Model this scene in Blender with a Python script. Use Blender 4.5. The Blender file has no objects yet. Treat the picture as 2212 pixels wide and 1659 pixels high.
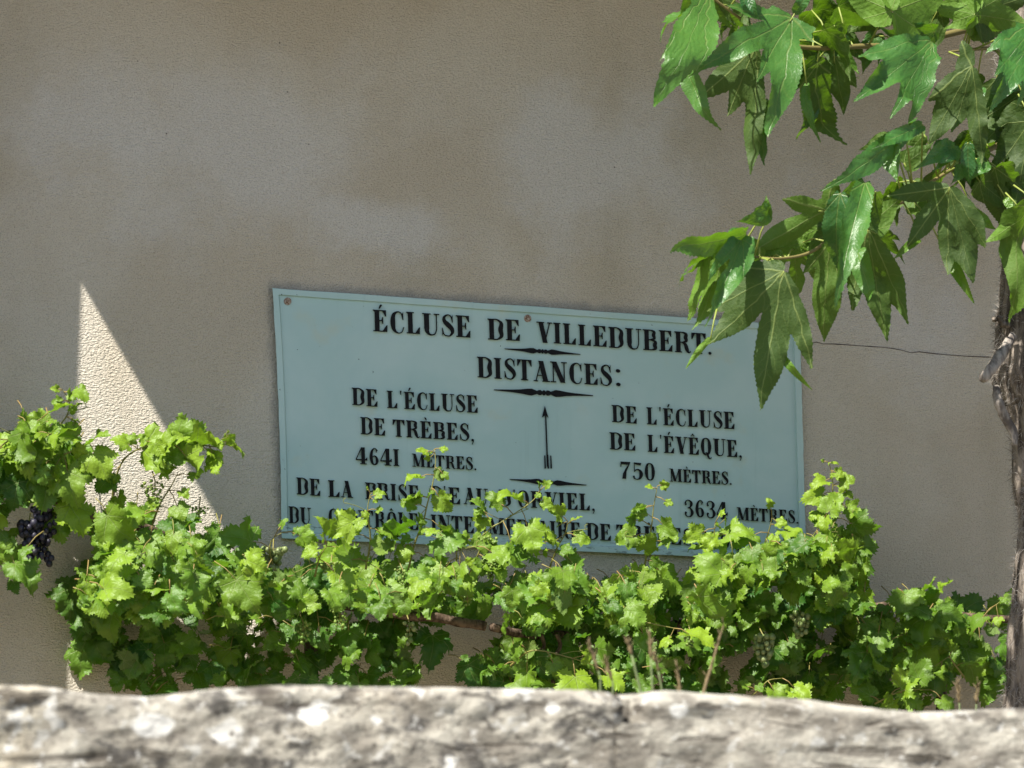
import bpy, bmesh, math, random
import numpy as np
from mathutils import Vector, Matrix, noise
from mathutils.geometry import delaunay_2d_cdt

# ------------------------------------------------------------------ scene, camera, light
S = bpy.context.scene
COL = S.collection
rng = random.Random(7)

W_PX, H_PX = 2212.0, 1659.0            # the pixel grid all the measurements were taken in
DIST = 10.0                            # camera to wall along the axis
FRAME_W = 3.1                          # metres across the frame at that distance
YAW, PITCH, ROLL = math.radians(19), math.radians(7.5), math.radians(1.0)
AIM = Vector((0, 0, 2.2))
F = Vector((math.sin(YAW) * math.cos(PITCH), math.cos(YAW) * math.cos(PITCH), math.sin(PITCH)))
R0 = Vector((math.cos(YAW), -math.sin(YAW), 0))
U0 = R0.cross(F)
R = R0 * math.cos(ROLL) + U0 * math.sin(ROLL)
U = U0 * math.cos(ROLL) - R0 * math.sin(ROLL)
CAM = AIM - F * DIST
FPX = W_PX * DIST / FRAME_W


def at(px, py, Y=0.0):
    """the point on the plane y = Y that is seen at this pixel of the photograph"""
    d = F + R * ((px - W_PX / 2) / FPX) + U * ((H_PX / 2 - py) / FPX)
    return CAM + d * ((Y - CAM.y) / d.y)


cam_d = bpy.data.cameras.new('camera')
cam = bpy.data.objects.new('camera', cam_d)
COL.objects.link(cam)
cam.matrix_world = Matrix(((R.x, U.x, -F.x, CAM.x), (R.y, U.y, -F.y, CAM.y), (R.z, U.z, -F.z, CAM.z), (0, 0, 0, 1)))
cam_d.sensor_width = 36
cam_d.lens = 36 * DIST / FRAME_W
cam_d.clip_start, cam_d.clip_end = 0.1, 3000
cam_d.dof.use_dof = True
cam_d.dof.focus_distance = DIST - 0.1
cam_d.dof.aperture_fstop = cam_d.lens / 20.0
S.camera = cam

# the sun: its slope on the wall is read off the edge of the lit triangle
APEX = at(178, 610)
LOW = at(376, 955)
slope = (APEX.z - LOW.z) / (LOW.x - APEX.x)
SUN = Vector((-1.0 / slope, -0.42, 1.0)).normalized()
elev = math.asin(SUN.z)
sl = bpy.data.lights.new('sun', 'SUN')
sl.energy = 5.0
sl.angle = math.radians(0.53)
sl.color = (1.0, 0.95, 0.86)
so = bpy.data.objects.new('sun', sl)
COL.objects.link(so)
so.rotation_euler = SUN.to_track_quat('Z', 'Y').to_euler()
so.location = SUN * 30

world = bpy.data.worlds.new('World')
S.world = world
world.use_nodes = True
wn = world.node_tree
sky = wn.nodes.new('ShaderNodeTexSky')
sky.sky_type = 'NISHITA'
sky.sun_disc = False
sky.sun_elevation = elev
sky.sun_rotation = math.atan2(SUN.x, SUN.y)
bg = wn.nodes['Background']
wn.links.new(sky.outputs[0], bg.inputs['Color'])
bg.inputs['Strength'].default_value = 0.07

S.view_settings.view_transform = 'Standard'
S.view_settings.look = 'None'
S.view_settings.exposure = 1.2
S.view_settings.gamma = 1.0
S.cycles.use_denoising = True
S.cycles.max_bounces = 8
S.cycles.transmission_bounces = 6


# ------------------------------------------------------------------ object helpers
def tag(o, label=None, cat=None, group=None, kind=None):
    for k, v in (('label', label), ('category', cat), ('group', group), ('kind', kind)):
        if v:
            o[k] = v
    return o


def empty(name, loc, label, cat, group=None):
    o = bpy.data.objects.new(name, None)
    COL.objects.link(o)
    o.location = loc
    o.empty_display_size = 0.1
    return tag(o, label, cat, group)


def world_loc(o):
    p = Vector(o.location)
    while o.parent:
        o = o.parent
        p += o.location
    return p


class MB:
    """collects vertices and faces in world space; build() links them as one mesh object"""
    def __init__(self):
        self.v, self.f, self.uv, self.tone = [], [], [], []

    def add(self, vs, fs, uvs=None, tone=(0.5, 0.5, 0.5, 1)):
        o = len(self.v)
        self.v += [tuple(p) for p in vs]
        self.f += [tuple(i + o for i in f) for f in fs]
        self.uv += [tuple(q) for q in uvs] if uvs is not None else [(0, 0)] * len(vs)
        self.tone += [tone] * len(vs)

    def box(self, x0, x1, y0, y1, z0, z1):
        vs = [(x, y, z) for x in (x0, x1) for y in (y0, y1) for z in (z0, z1)]
        self.add(vs, [(0, 1, 3, 2), (4, 6, 7, 5), (0, 4, 5, 1), (2, 3, 7, 6), (0, 2, 6, 4), (1, 5, 7, 3)])

    def tube(self, pts, rad, n=6, tone=(0.5, 0.5, 0.5, 1), caps=True):
        pts = [Vector(p) for p in pts]
        if not hasattr(rad, '__len__'):
            rad = [rad] * len(pts)
        vs, fs = [], []
        ref = Vector((0.13, 0.9, 0.2))
        for i, p in enumerate(pts):
            t = (pts[min(i + 1, len(pts) - 1)] - pts[max(i - 1, 0)])
            t = t.normalized() if t.length > 1e-9 else Vector((0, 0, 1))
            a = t.cross(ref)
            a = a.normalized() if a.length > 1e-4 else t.orthogonal().normalized()
            b = t.cross(a)
            for k in range(n):
                w = 2 * math.pi * k / n
                vs.append(p + (a * math.cos(w) + b * math.sin(w)) * rad[i])
        for i in range(len(pts) - 1):
            for k in range(n):
                k2 = (k + 1) % n
                fs.append((i * n + k, i * n + k2, (i + 1) * n + k2, (i + 1) * n + k))
        if caps:
            fs.append(tuple(range(n - 1, -1, -1)))
            fs.append(tuple((len(pts) - 1) * n + k for k in range(n)))
        self.add(vs, fs, tone=tone)

    def ball(self, c, r, n=8, m=6, squash=(1, 1, 1), tone=(0.5, 0.5, 0.5, 1)):
        c = Vector(c)
        vs, fs = [c + Vector((0, 0, r * squash[2]))], []
        for j in range(1, m):
            th = math.pi * j / m
            for k in range(n):
                ph = 2 * math.pi * k / n
                vs.append(c + Vector((r * squash[0] * math.sin(th) * math.cos(ph), r * squash[1] * math.sin(th) * math.sin(ph), r * squash[2] * math.cos(th))))
        vs.append(c - Vector((0, 0, r * squash[2])))
        for k in range(n):
            fs.append((0, 1 + k, 1 + (k + 1) % n))
            fs.append((len(vs) - 1, 1 + (m - 2) * n + (k + 1) % n, 1 + (m - 2) * n + k))
            for j in range(m - 2):
                a, b = 1 + j * n + k, 1 + j * n + (k + 1) % n
                fs.append((a, a + n, b + n, b))
        self.add(vs, fs, tone=tone)

    def build(self, name, mat, parent=None, smooth=True, label=None):
        org = world_loc(parent) if parent else Vector((0, 0, 0))
        me = bpy.data.meshes.new(name)
        me.from_pydata([tuple(Vector(p) - org) for p in self.v], [], self.f)
        me.update()
        uvl = me.uv_layers.new(name='leaf_uv')
        li = np.empty(len(me.loops), dtype=np.int32)
        me.loops.foreach_get('vertex_index', li)
        uvl.data.foreach_set('uv', np.array(self.uv, dtype=np.float32)[li].ravel())
        ca = me.color_attributes.new('tone', 'FLOAT_COLOR', 'POINT')
        ca.data.foreach_set('color', np.array(self.tone, dtype=np.float32).ravel())
        if smooth:
            me.polygons.foreach_set('use_smooth', [True] * len(me.polygons))
        me.materials.append(mat)
        o = bpy.data.objects.new(name, me)
        COL.objects.link(o)
        if parent:
            o.parent = parent
        if label:
            o['label'] = label
        return o


def spline(pts, n=6):
    """Catmull-Rom through tuples of any length"""
    P = [np.array(p, float) for p in pts]
    P = [2 * P[0] - P[1]] + P + [2 * P[-1] - P[-2]]
    out = []
    for i in range(1, len(P) - 2):
        a, b, c, d = P[i - 1:i + 3]
        for k in range(n):
            t = k / n
            out.append(0.5 * (2 * b + (c - a) * t + (2 * a - 5 * b + 4 * c - d) * t * t + (3 * b - a - 3 * c + d) * t ** 3))
    out.append(P[-2])
    return out


# ------------------------------------------------------------------ materials
def new_mat(name):
    m = bpy.data.materials.new(name)
    m.use_nodes = True
    nt = m.node_tree
    for n in list(nt.nodes):
        if n.type != 'OUTPUT_MATERIAL':
            nt.nodes.remove(n)
    return m, nt, nt.nodes['Material Output']


class NB:
    """a small node builder"""
    def __init__(self, nt):
        self.nt = nt

    def node(self, t, **kw):
        n = self.nt.nodes.new(t)
        for k, v in kw.items():
            setattr(n, k, v)
        return n

    def put(self, sock, v):
        if hasattr(v, 'is_output'):
            self.nt.links.new(v, sock)
        elif isinstance(v, tuple) and len(v) == 3 and sock.type == 'RGBA':
            sock.default_value = (*v, 1)
        else:
            sock.default_value = v

    def math(self, op, a, b=0.0, c=0.0, clamp=False):
        n = self.node('ShaderNodeMath', operation=op, use_clamp=clamp)
        for s, v in zip(n.inputs, (a, b, c)):
            self.put(s, v)
        return n.outputs[0]

    def mix(self, fac, a, b, mode='MIX'):
        n = self.node('ShaderNodeMix', data_type='RGBA', blend_type=mode)
        self.put(n.inputs[0], fac)
        self.put(n.inputs[6], a)
        self.put(n.inputs[7], b)
        return n.outputs[2]

    def ramp(self, x, a, b, clampout=True):
        n = self.node('ShaderNodeMapRange', clamp=True, interpolation_type='SMOOTHSTEP')
        self.put(n.inputs[0], x)
        n.inputs[1].default_value, n.inputs[2].default_value = a, b
        return n.outputs[0]

    def noise(self, vec, scale, detail=2.0, rough=0.5, dist=0.0):
        n = self.node('ShaderNodeTexNoise')
        if vec is not None:
            self.put(n.inputs['Vector'], vec)
        n.inputs['Scale'].default_value = scale
        n.inputs['Detail'].default_value = detail
        n.inputs['Roughness'].default_value = rough
        n.inputs['Distortion'].default_value = dist
        return n.outputs[0]

    def vor(self, vec, scale, feature='F1'):
        n = self.node('ShaderNodeTexVoronoi', feature=feature)
        self.put(n.inputs['Vector'], vec)
        n.inputs['Scale'].default_value = scale
        return n.outputs[0]

    def bump(self, h, strength, distance, normal=None):
        n = self.node('ShaderNodeBump')
        n.inputs['Strength'].default_value = strength
        n.inputs['Distance'].default_value = distance
        self.put(n.inputs['Height'], h)
        if normal is not None:
            self.put(n.inputs['Normal'], normal)
        return n.outputs[0]

    def principled(self, color, rough=0.6, normal=None, spec=0.5):
        n = self.node('ShaderNodeBsdfPrincipled')
        self.put(n.inputs['Base Color'], color)
        self.put(n.inputs['Roughness'], rough)
        self.put(n.inputs['Specular IOR Level'], spec)
        if normal is not None:
            self.put(n.inputs['Normal'], normal)
        return n.outputs[0]


def pos(nb):
    return nb.node('ShaderNodeNewGeometry').outputs['Position']


def stretch(nb, vec, s):
    n = nb.node('ShaderNodeMapping')
    nb.put(n.inputs['Vector'], vec)
    n.inputs['Scale'].default_value = s
    return n.outputs[0]


def mat_stucco():
    m, nt, out = new_mat('roughcast_plaster')
    b = NB(nt)
    p = pos(b)
    big = b.noise(p, 1.1, 3, 0.55, 0.6)
    big2 = b.noise(stretch(b, p, (1, 1, 0.55)), 2.6, 4, 0.6)
    patch = b.ramp(b.math('ADD', b.math('MULTIPLY', big, 0.65), b.math('MULTIPLY', big2, 0.35)), 0.43, 0.60)
    col = b.mix(patch, (0.525, 0.468, 0.378), (0.578, 0.533, 0.455))
    damp = b.ramp(b.noise(stretch(b, p, (1.2, 1, 0.5)), 1.7, 3, 0.6), 0.52, 0.72)
    col = b.mix(b.math('MULTIPLY', damp, 0.26), col, (0.34, 0.315, 0.235))
    wash = None                               # paler, greyer washes in the render coat
    for (wx, wy, wr, ws) in ((520, 330, .62, 1.6), (1270, 330, .42, 1.2), (770, 480, .40, 2.2), (250, 290, .45, 1.4), (1900, 560, .40, 1.0)):
        c = at(wx, wy)
        dn = b.node('ShaderNodeVectorMath', operation='DISTANCE')
        nt.links.new(stretch(b, p, (1, 1, ws)), dn.inputs[0])
        dn.inputs[1].default_value = (c.x, 0, c.z * ws)
        e = b.ramp(b.math('ADD', dn.outputs['Value'], b.math('MULTIPLY', b.math('SUBTRACT', b.noise(p, 2.6, 5, 0.62), 0.5), 1.3)), wr, wr * .15)
        wash = e if wash is None else b.math('MAXIMUM', wash, e)
    col = b.mix(b.math('MULTIPLY', wash, 0.8), col, (0.610, 0.590, 0.560))
    grain = b.noise(p, 250, 2, 0.6)
    pits = b.ramp(grain, 0.36, 0.50)
    col = b.mix(b.math('SUBTRACT', 1.0, pits), col, b.mix(0.30, col, (0.10, 0.085, 0.065)))
    spots = b.ramp(b.vor(p, 16), 0.055, 0.03)
    keep = b.ramp(b.noise(p, 5, 0), 0.62, 0.66)
    col = b.mix(b.math('MULTIPLY', b.math('MULTIPLY', spots, keep), 0.8), col, (0.05, 0.045, 0.04))
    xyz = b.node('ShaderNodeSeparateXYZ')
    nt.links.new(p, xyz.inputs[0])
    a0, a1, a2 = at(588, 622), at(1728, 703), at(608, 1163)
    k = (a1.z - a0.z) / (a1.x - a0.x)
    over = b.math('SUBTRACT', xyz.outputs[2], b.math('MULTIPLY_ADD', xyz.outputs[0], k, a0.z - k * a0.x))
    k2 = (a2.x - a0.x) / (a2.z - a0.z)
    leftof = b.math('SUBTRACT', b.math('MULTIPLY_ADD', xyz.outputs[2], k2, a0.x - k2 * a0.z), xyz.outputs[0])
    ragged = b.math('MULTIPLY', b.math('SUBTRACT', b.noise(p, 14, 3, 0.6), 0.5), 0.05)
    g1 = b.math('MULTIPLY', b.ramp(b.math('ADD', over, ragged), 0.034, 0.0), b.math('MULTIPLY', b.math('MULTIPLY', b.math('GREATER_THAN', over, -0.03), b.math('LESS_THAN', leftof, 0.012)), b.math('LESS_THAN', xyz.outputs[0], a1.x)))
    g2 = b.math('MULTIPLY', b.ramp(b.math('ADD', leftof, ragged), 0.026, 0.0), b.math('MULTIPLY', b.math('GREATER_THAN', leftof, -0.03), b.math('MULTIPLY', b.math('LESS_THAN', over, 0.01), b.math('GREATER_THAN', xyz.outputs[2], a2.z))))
    col = b.mix(b.math('MULTIPLY', b.math('MAXIMUM', g1, g2), 0.42), col, (0.17, 0.18, 0.18))  # contact shade and grime painted along the sign's top and left edges
    q = stretch(b, p, (0.75, 1, 1.35))
    h = b.math('ADD', b.math('MULTIPLY', b.noise(q, 150, 2, 0.6), 0.72), b.math('MULTIPLY', b.noise(p, 82, 1, 0.5), 0.28))
    nrm = b.bump(h, 1.0, 0.0115)
    nt.links.new(b.principled(col, 0.93, nrm, 0.15), out.inputs[0])
    return m


def mat_sign():
    m, nt, out = new_mat('pale_blue_green_enamel')
    b = NB(nt)
    p = pos(b)
    n1 = b.noise(p, 3.2, 4, 0.6, 0.4)
    col = b.mix(b.ramp(n1, 0.35, 0.68), (0.375, 0.535, 0.535), (0.435, 0.577, 0.575))
    warm = b.ramp(b.noise(p, 7.5, 3, 0.6), 0.60, 0.74)
    col = b.mix(b.math('MULTIPLY', warm, 0.35), col, (0.47, 0.50, 0.38))
    streak = b.ramp(b.noise(stretch(b, p, (26, 1, 1.3)), 1.0, 3, 0.6), 0.60, 0.78)
    col = b.mix(b.math('MULTIPLY', streak, 0.25), col, (0.20, 0.30, 0.30))
    chip = b.ramp(b.noise(p, 60, 3, 0.65), 0.715, 0.74)
    col = b.mix(chip, col, (0.035, 0.035, 0.045))
    # flaking along the bottom edge
    z = b.node('ShaderNodeSeparateXYZ')
    nt.links.new(p, z.inputs[0])
    low = b.ramp(b.math('ADD', z.outputs[2], b.math('MULTIPLY', z.outputs[0], 0.04)), 1.765, 1.715)
    flake = b.math('MULTIPLY', low, b.ramp(b.noise(stretch(b, p, (0.5, 1, 1.6)), 70, 3, 0.6), 0.57, 0.64))
    col = b.mix(b.math('MULTIPLY', flake, 0.6), col, (0.06, 0.075, 0.08))
    nrm = b.bump(b.noise(p, 9, 3, 0.6), 0.25, 0.01, b.bump(b.noise(p, 120, 2), 0.08, 0.002))
    nt.links.new(b.principled(col, 0.42, nrm, 0.35), out.inputs[0])
    return m


def mat_simple(name, c1, c2, scale, rough=0.7, bump=0.0, spec=0.3, stretchv=None, lo=0.35, hi=0.65):
    m, nt, out = new_mat(name)
    b = NB(nt)
    p = pos(b)
    q = stretch(b, p, stretchv) if stretchv else p
    n = b.noise(q, scale, 4, 0.62)
    col = b.mix(b.ramp(n, lo, hi), c1, c2)
    nrm = b.bump(n, 1.0, bump) if bump else None
    nt.links.new(b.principled(col, rough, nrm, spec), out.inputs[0])
    return m


def mat_leaf(name, top, top2, under, through, young, rough, spec, sec_freq, sec_slope, vein_w, quilt, vein_col, sec_amt, angles=(0, 50, -50, 100, -100)):
    """two-sided leaf: palmate main veins and pinnate side veins worked out from the leaf's own flat coordinates"""
    m, nt, out = new_mat(name)
    b = NB(nt)
    uv = b.node('ShaderNodeUVMap', uv_map='leaf_uv').outputs[0]
    sx = b.node('ShaderNodeSeparateXYZ')
    nt.links.new(uv, sx.inputs[0])
    u, v = sx.outputs[0], sx.outputs[1]
    tmin, smin = None, None
    for a in angles:
        c, s = math.cos(math.radians(a)), math.sin(math.radians(a))
        along = b.math('ADD', b.math('MULTIPLY', v, c), b.math('MULTIPLY', u, s))
        across = b.math('ABSOLUTE', b.math('SUBTRACT', b.math('MULTIPLY', u, c), b.math('MULTIPLY', v, s)))
        across = b.math('ADD', across, b.math('MULTIPLY', b.math('LESS_THAN', along, 0.0), 5.0))
        if tmin is None:
            tmin, smin = across, along
        else:
            less = b.math('LESS_THAN', across, tmin)
            smin = b.math('ADD', b.math('MULTIPLY', less, along), b.math('MULTIPLY', b.math('SUBTRACT', 1.0, less), smin))
            tmin = b.math('MINIMUM', tmin, across)
    wid = b.math('MULTIPLY_ADD', smin, -vein_w * 0.6, vein_w)
    main = b.ramp(b.math('SUBTRACT', tmin, wid), 0.006, -0.004)
    ph = b.math('MULTIPLY', b.math('SUBTRACT', smin, b.math('MULTIPLY', tmin, sec_slope)), sec_freq)
    ph = b.math('ADD', ph, b.math('MULTIPLY', b.noise(pos(b), 16, 2, 0.5), 1.9))
    tri = b.math('ABSOLUTE', b.math('SUBTRACT', b.math('FRACT', b.math('ADD', ph, 50.0)), 0.5))   # 0 on a side vein
    sec = b.ramp(tri, 0.075, 0.02)
    vein = b.math('MAXIMUM', main, b.math('MULTIPLY', sec, sec_amt))
    tone = b.node('ShaderNodeVertexColor', layer_name='tone')
    ts = b.node('ShaderNodeSeparateColor')
    nt.links.new(tone.outputs[0], ts.inputs[0])
    blotch = b.noise(pos(b), 60, 2, 0.6)
    tcol = b.mix(ts.outputs[0], top, top2)
    tcol = b.mix(ts.outputs[1], tcol, young)
    tcol = b.mix(b.math('MULTIPLY', b.ramp(blotch, 0.45, 0.75), 0.25), tcol, b.mix(0.5, tcol, young))
    sick = b.ramp(ts.outputs[2], 0.7, 1.0)
    tcol = b.mix(sick, tcol, (0.20, 0.09, 0.03))
    back = b.node('ShaderNodeNewGeometry').outputs['Backfacing']
    ucol = b.mix(ts.outputs[1], under, young)
    ucol = b.mix(sick, ucol, (0.26, 0.14, 0.05))
    col = b.mix(back, tcol, ucol)
    col = b.mix(b.math('MULTIPLY', vein, b.math('MULTIPLY_ADD', back, 0.25, 0.5)), col, vein_col)
    thr = b.mix(ts.outputs[1], through, b.mix(0.5, through, young))
    thr = b.mix(sick, thr, (0.35, 0.16, 0.03))
    thr = b.mix(b.math('MULTIPLY', vein, 0.55), thr, b.mix(0.5, vein_col, through))
    hgt = b.math('ADD', b.math('MULTIPLY', b.ramp(tri, 0.0, 0.5), quilt), b.math('MULTIPLY', main, -0.25))
    hgt = b.math('ADD', hgt, b.math('MULTIPLY', b.noise(pos(b), 140, 2, 0.6), 0.5))
    nrm = b.bump(hgt, 0.9, 0.0035)
    rg = b.math('ADD', b.math('MULTIPLY', back, 0.25), rough)
    pr = b.principled(col, rg, nrm, spec)
    tl = b.node('ShaderNodeBsdfTranslucent')
    b.put(tl.inputs['Color'], thr)
    nt.links.new(nrm, tl.inputs['Normal'])
    mx = b.node('ShaderNodeMixShader')
    mx.inputs[0].default_value = 0.38
    nt.links.new(pr, mx.inputs[1])
    nt.links.new(tl.outputs[0], mx.inputs[2])
    nt.links.new(mx.outputs[0], out.inputs[0])
    return m


def mat_stone():
    m, nt, out = new_mat('weathered_limestone')
    b = NB(nt)
    p = pos(b)
    q = stretch(b, p, (1, 1, 1.5))
    n1 = b.noise(q, 9, 5, 0.65, 0.4)
    col = b.mix(b.ramp(n1, 0.38, 0.60), (0.180, 0.164, 0.138), (0.375, 0.353, 0.302))
    warm = b.ramp(b.noise(p, 3.5, 3, 0.6), 0.5, 0.7)
    col = b.mix(b.math('MULTIPLY', warm, 0.25), col, (0.35, 0.30, 0.23))
    px_ = b.node('ShaderNodeSeparateXYZ')
    nt.links.new(p, px_.inputs[0])
    rough_block = b.math('MULTIPLY_ADD', b.ramp(px_.outputs[0], at(1370, 1510, -4.0).x + .03, at(1370, 1510, -4.0).x - .03), 0.75, 0.25)
    warm_end = b.math('MULTIPLY', b.ramp(b.math('ADD', px_.outputs[0], b.math('MULTIPLY', b.noise(p, 6, 3), 0.5)), at(520, 1510, -4.0).x, at(60, 1510, -4.0).x), 0.7)
    col = b.mix(warm_end, col, (0.42, 0.365, 0.265))
    dark = b.ramp(b.noise(stretch(b, p, (1, 1, 1.9)), 10, 6, 0.72), 0.50, 0.60)
    dark = b.math('MULTIPLY', b.math('MULTIPLY', dark, rough_block), b.math('SUBTRACT', 1.0, warm_end))
    col = b.mix(b.math('MULTIPLY', dark, 0.9), col, (0.075, 0.07, 0.065))
    cracks = b.ramp(b.noise(stretch(b, p, (0.45, 1, 2.6)), 8, 4, 0.6, 0.5), 0.57, 0.63)
    col = b.mix(b.math('MULTIPLY', cracks, 0.75), col, (0.07, 0.06, 0.05))
    pit = b.ramp(b.noise(p, 58, 3, 0.7), 0.585, 0.64)
    col = b.mix(b.math('MULTIPLY', pit, b.math('MULTIPLY', rough_block, 0.8)), col, (0.06, 0.053, 0.045))
    lich = b.ramp(b.noise(p, 10, 4, 0.62), 0.60, 0.64)
    col = b.mix(lich, col, (0.47, 0.46, 0.43))
    lich2 = b.ramp(b.noise(stretch(b, p, (1, 1, 1.1)), 36, 3, 0.6), 0.60, 0.65)
    col = b.mix(b.math('MULTIPLY', lich2, 0.8), col, (0.44, 0.43, 0.40))
    wob = b.math('MULTIPLY', b.math('SUBTRACT', b.noise(p, 40, 2), 0.5), 0.030)
    for (px, py, r) in ((338, 1566, 0.036), (683, 1545, 0.026), (700, 1522, 0.020), (1205, 1530, 0.018), (825, 1556, 0.012), (1385, 1507, 0.014), (1480, 1535, 0.020)):
        c = at(px, py, -4.03)
        d = b.node('ShaderNodeVectorMath', operation='DISTANCE')
        sc = stretch(b, p, (1, 0.3, 1.7))
        nt.links.new(sc, d.inputs[0])
        d.inputs[1].default_value = (c.x, c.y * 0.3, c.z * 1.7)
        k = b.ramp(b.math('ADD', d.outputs['Value'], wob), r * 1.15, r * 0.85)
        col = b.mix(k, col, (0.56, 0.55, 0.52))
    h = b.math('ADD', b.math('MULTIPLY', n1, 0.5), b.math('MULTIPLY', b.noise(q, 38, 4, 0.7), 0.5))
    h = b.math('SUBTRACT', h, b.math('MULTIPLY', cracks, 0.35))
    nrm = b.bump(h, 1.0, 0.013)
    nt.links.new(b.principled(col, 0.92, nrm, 0.2), out.inputs[0])
    return m


def mat_tone(name, c1, c2, rough=0.7, spec=0.3, thr=0.0):
    """colour from the per-piece tone between two colours"""
    m, nt, out = new_mat(name)
    b = NB(nt)
    tone = b.node('ShaderNodeVertexColor', layer_name='tone')
    ts = b.node('ShaderNodeSeparateColor')
    nt.links.new(tone.outputs[0], ts.inputs[0])
    col = b.mix(ts.outputs[0], c1, c2)
    col = b.mix(b.math('MULTIPLY', b.noise(pos(b), 130, 2), 0.35), col, b.mix(0.5, col, (0.03, 0.03, 0.03)))
    pr = b.principled(col, rough, None, spec)
    if thr:
        tl = b.node('ShaderNodeBsdfTranslucent')
        b.put(tl.inputs['Color'], col)
        mx = b.node('ShaderNodeMixShader')
        mx.inputs[0].default_value = thr
        nt.links.new(pr, mx.inputs[1])
        nt.links.new(tl.outputs[0], mx.inputs[2])
        pr = mx.outputs[0]
    nt.links.new(pr, out.inputs[0])
    return m


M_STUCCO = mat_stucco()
M_SIGN = mat_sign()
M_INK = mat_simple('black_lettering_paint', (0.007, 0.007, 0.009), (0.022, 0.023, 0.032), 45, 0.6, 0, 0.15, lo=0.55, hi=0.8)
M_EDGE = mat_simple('pale_letter_edge', (0.40, 0.42, 0.34), (0.52, 0.50, 0.36), 60, 0.6)
M_RUST = mat_simple('rusty_bolt', (0.16, 0.07, 0.03), (0.42, 0.38, 0.33), 160, 0.7, 0.001)
M_STONE = mat_stone()
M_GROUND = mat_simple('pale_gravel', (0.26, 0.245, 0.21), (0.36, 0.34, 0.30), 40, 0.95, 0.01, 0.1)
M_TERRACE = mat_simple('terrace_earth', (0.21, 0.175, 0.125), (0.29, 0.245, 0.175), 30, 0.95, 0.01, 0.1)
M_WOOD = mat_simple('vine_wood', (0.045, 0.030, 0.020), (0.16, 0.115, 0.08), 55, 0.9, 0.008, 0.15, (1, 1, 0.35))
M_BARK = mat_simple('shaggy_bark', (0.050, 0.041, 0.035), (0.24, 0.205, 0.172), 36, 0.9, 0.02, 0.15, (1, 1, 0.22))
M_FIBRE = mat_tone('bark_fibre', (0.11, 0.09, 0.075), (0.46, 0.43, 0.39), 0.7, 0.3, 0.2)
M_FLAP = mat_simple('peeled_bark', (0.10, 0.085, 0.075), (0.32, 0.285, 0.25), 40, 0.85, 0.01, 0.2, (1, 1, 0.4))
M_SHOOT = mat_tone('green_shoot', (0.20, 0.24, 0.05), (0.34, 0.21, 0.08), 0.5, 0.4, 0.15)
M_TWIG = mat_tone('leaf_stalk', (0.26, 0.32, 0.06), (0.16, 0.10, 0.05), 0.5, 0.4, 0.1)
M_TILE = mat_simple('clay_tile', (0.34, 0.15, 0.08), (0.50, 0.30, 0.19), 9, 0.9, 0.006, 0.2)
M_RAFTER = mat_simple('old_eave_wood', (0.10, 0.065, 0.045), (0.22, 0.15, 0.10), 20, 0.85, 0.005, 0.2)
M_BLACKGRAPE = mat_tone('black_grape', (0.009, 0.007, 0.014), (0.032, 0.030, 0.055), 0.5, 0.4)
M_GREENGRAPE = mat_tone('green_grape', (0.17, 0.25, 0.07), (0.33, 0.38, 0.16), 0.4, 0.45, 0.3)
M_BUD = mat_tone('tiny_green_berry', (0.13, 0.22, 0.035), (0.26, 0.36, 0.07), 0.5, 0.4, 0.25)
M_GRASS = mat_tone('dry_grass_stalk', (0.20, 0.26, 0.11), (0.22, 0.155, 0.08), 0.7, 0.3, 0.2)
M_CRACK = mat_simple('dark_crack', (0.05, 0.045, 0.045), (0.10, 0.085, 0.075), 60, 0.95)
M_GRAPELEAF = mat_leaf('vine_leaf', (0.020, 0.080, 0.012), (0.095, 0.205, 0.024), (0.110, 0.175, 0.050), (0.13, 0.31, 0.008), (0.220, 0.340, 0.022),
                       0.47, 0.36, 6.0, 0.9, 0.012, 0.10, (0.23, 0.29, 0.10), 0.10)
M_MULLEAF = mat_leaf('lobed_tree_leaf', (0.026, 0.105, 0.022), (0.045, 0.150, 0.032), (0.036, 0.072, 0.010), (0.125, 0.26, 0.005), (0.120, 0.240, 0.018),
                     0.40, 0.50, 8.0, 1.0, 0.006, 0.16, (0.20, 0.26, 0.07), 0.26, (0, 33, -33, 80, -80))

# ------------------------------------------------------------------ setting: ground, terrace, house
mb = MB()
mb.add([(-900, -900, -0.65), (900, -900, -0.65), (900, 900, -0.65), (-900, 900, -0.65)], [(0, 1, 2, 3)])
tag(mb.build('ground', M_GROUND, None, False), kind='structure')
mb = MB()
mb.box(-9, 9, -3.6, 0.2, -0.7, 0.0)
tag(mb.build('terrace', M_TERRACE, None, False), kind='structure')

H_EAVE, EAVE = 3.68, 1.10
x_eave = APEX.x - (H_EAVE - APEX.z) * (-SUN.x / SUN.z)
FIN_P = 0.45
x_fin = APEX.x - FIN_P * (SUN.x / SUN.y)
house = empty('house', (0, 0.2, 0), 'pale beige roughcast house wall in the shade, behind the sign and the vines', 'house')
mb = MB()
mb.box(-8, 8, 0.0, 0.45, -0.65, 4.2)
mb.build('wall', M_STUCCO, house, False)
mb = MB()  # unseen fin added to cast the upright edge of the lit triangle
mb.box(x_fin - 0.45, x_fin, -FIN_P, -0.001, -0.65, 4.0)
mb.build('shade_fin', M_STUCCO, house, False)
mb = MB()                                    # boarded eave with rafter ends, its left end casts the slanting edge
mb.box(x_eave, 8.2, -EAVE, 0.003, H_EAVE, H_EAVE + 0.03)
x = x_eave + 0.05
while x < 8:
    mb.box(x, x + 0.07, -EAVE + 0.04, -0.004, H_EAVE - 0.085, H_EAVE - 0.002)
    x += 0.5
mb.build('eave', M_RAFTER, house, False)
mb = MB()
n_t = 42
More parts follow.
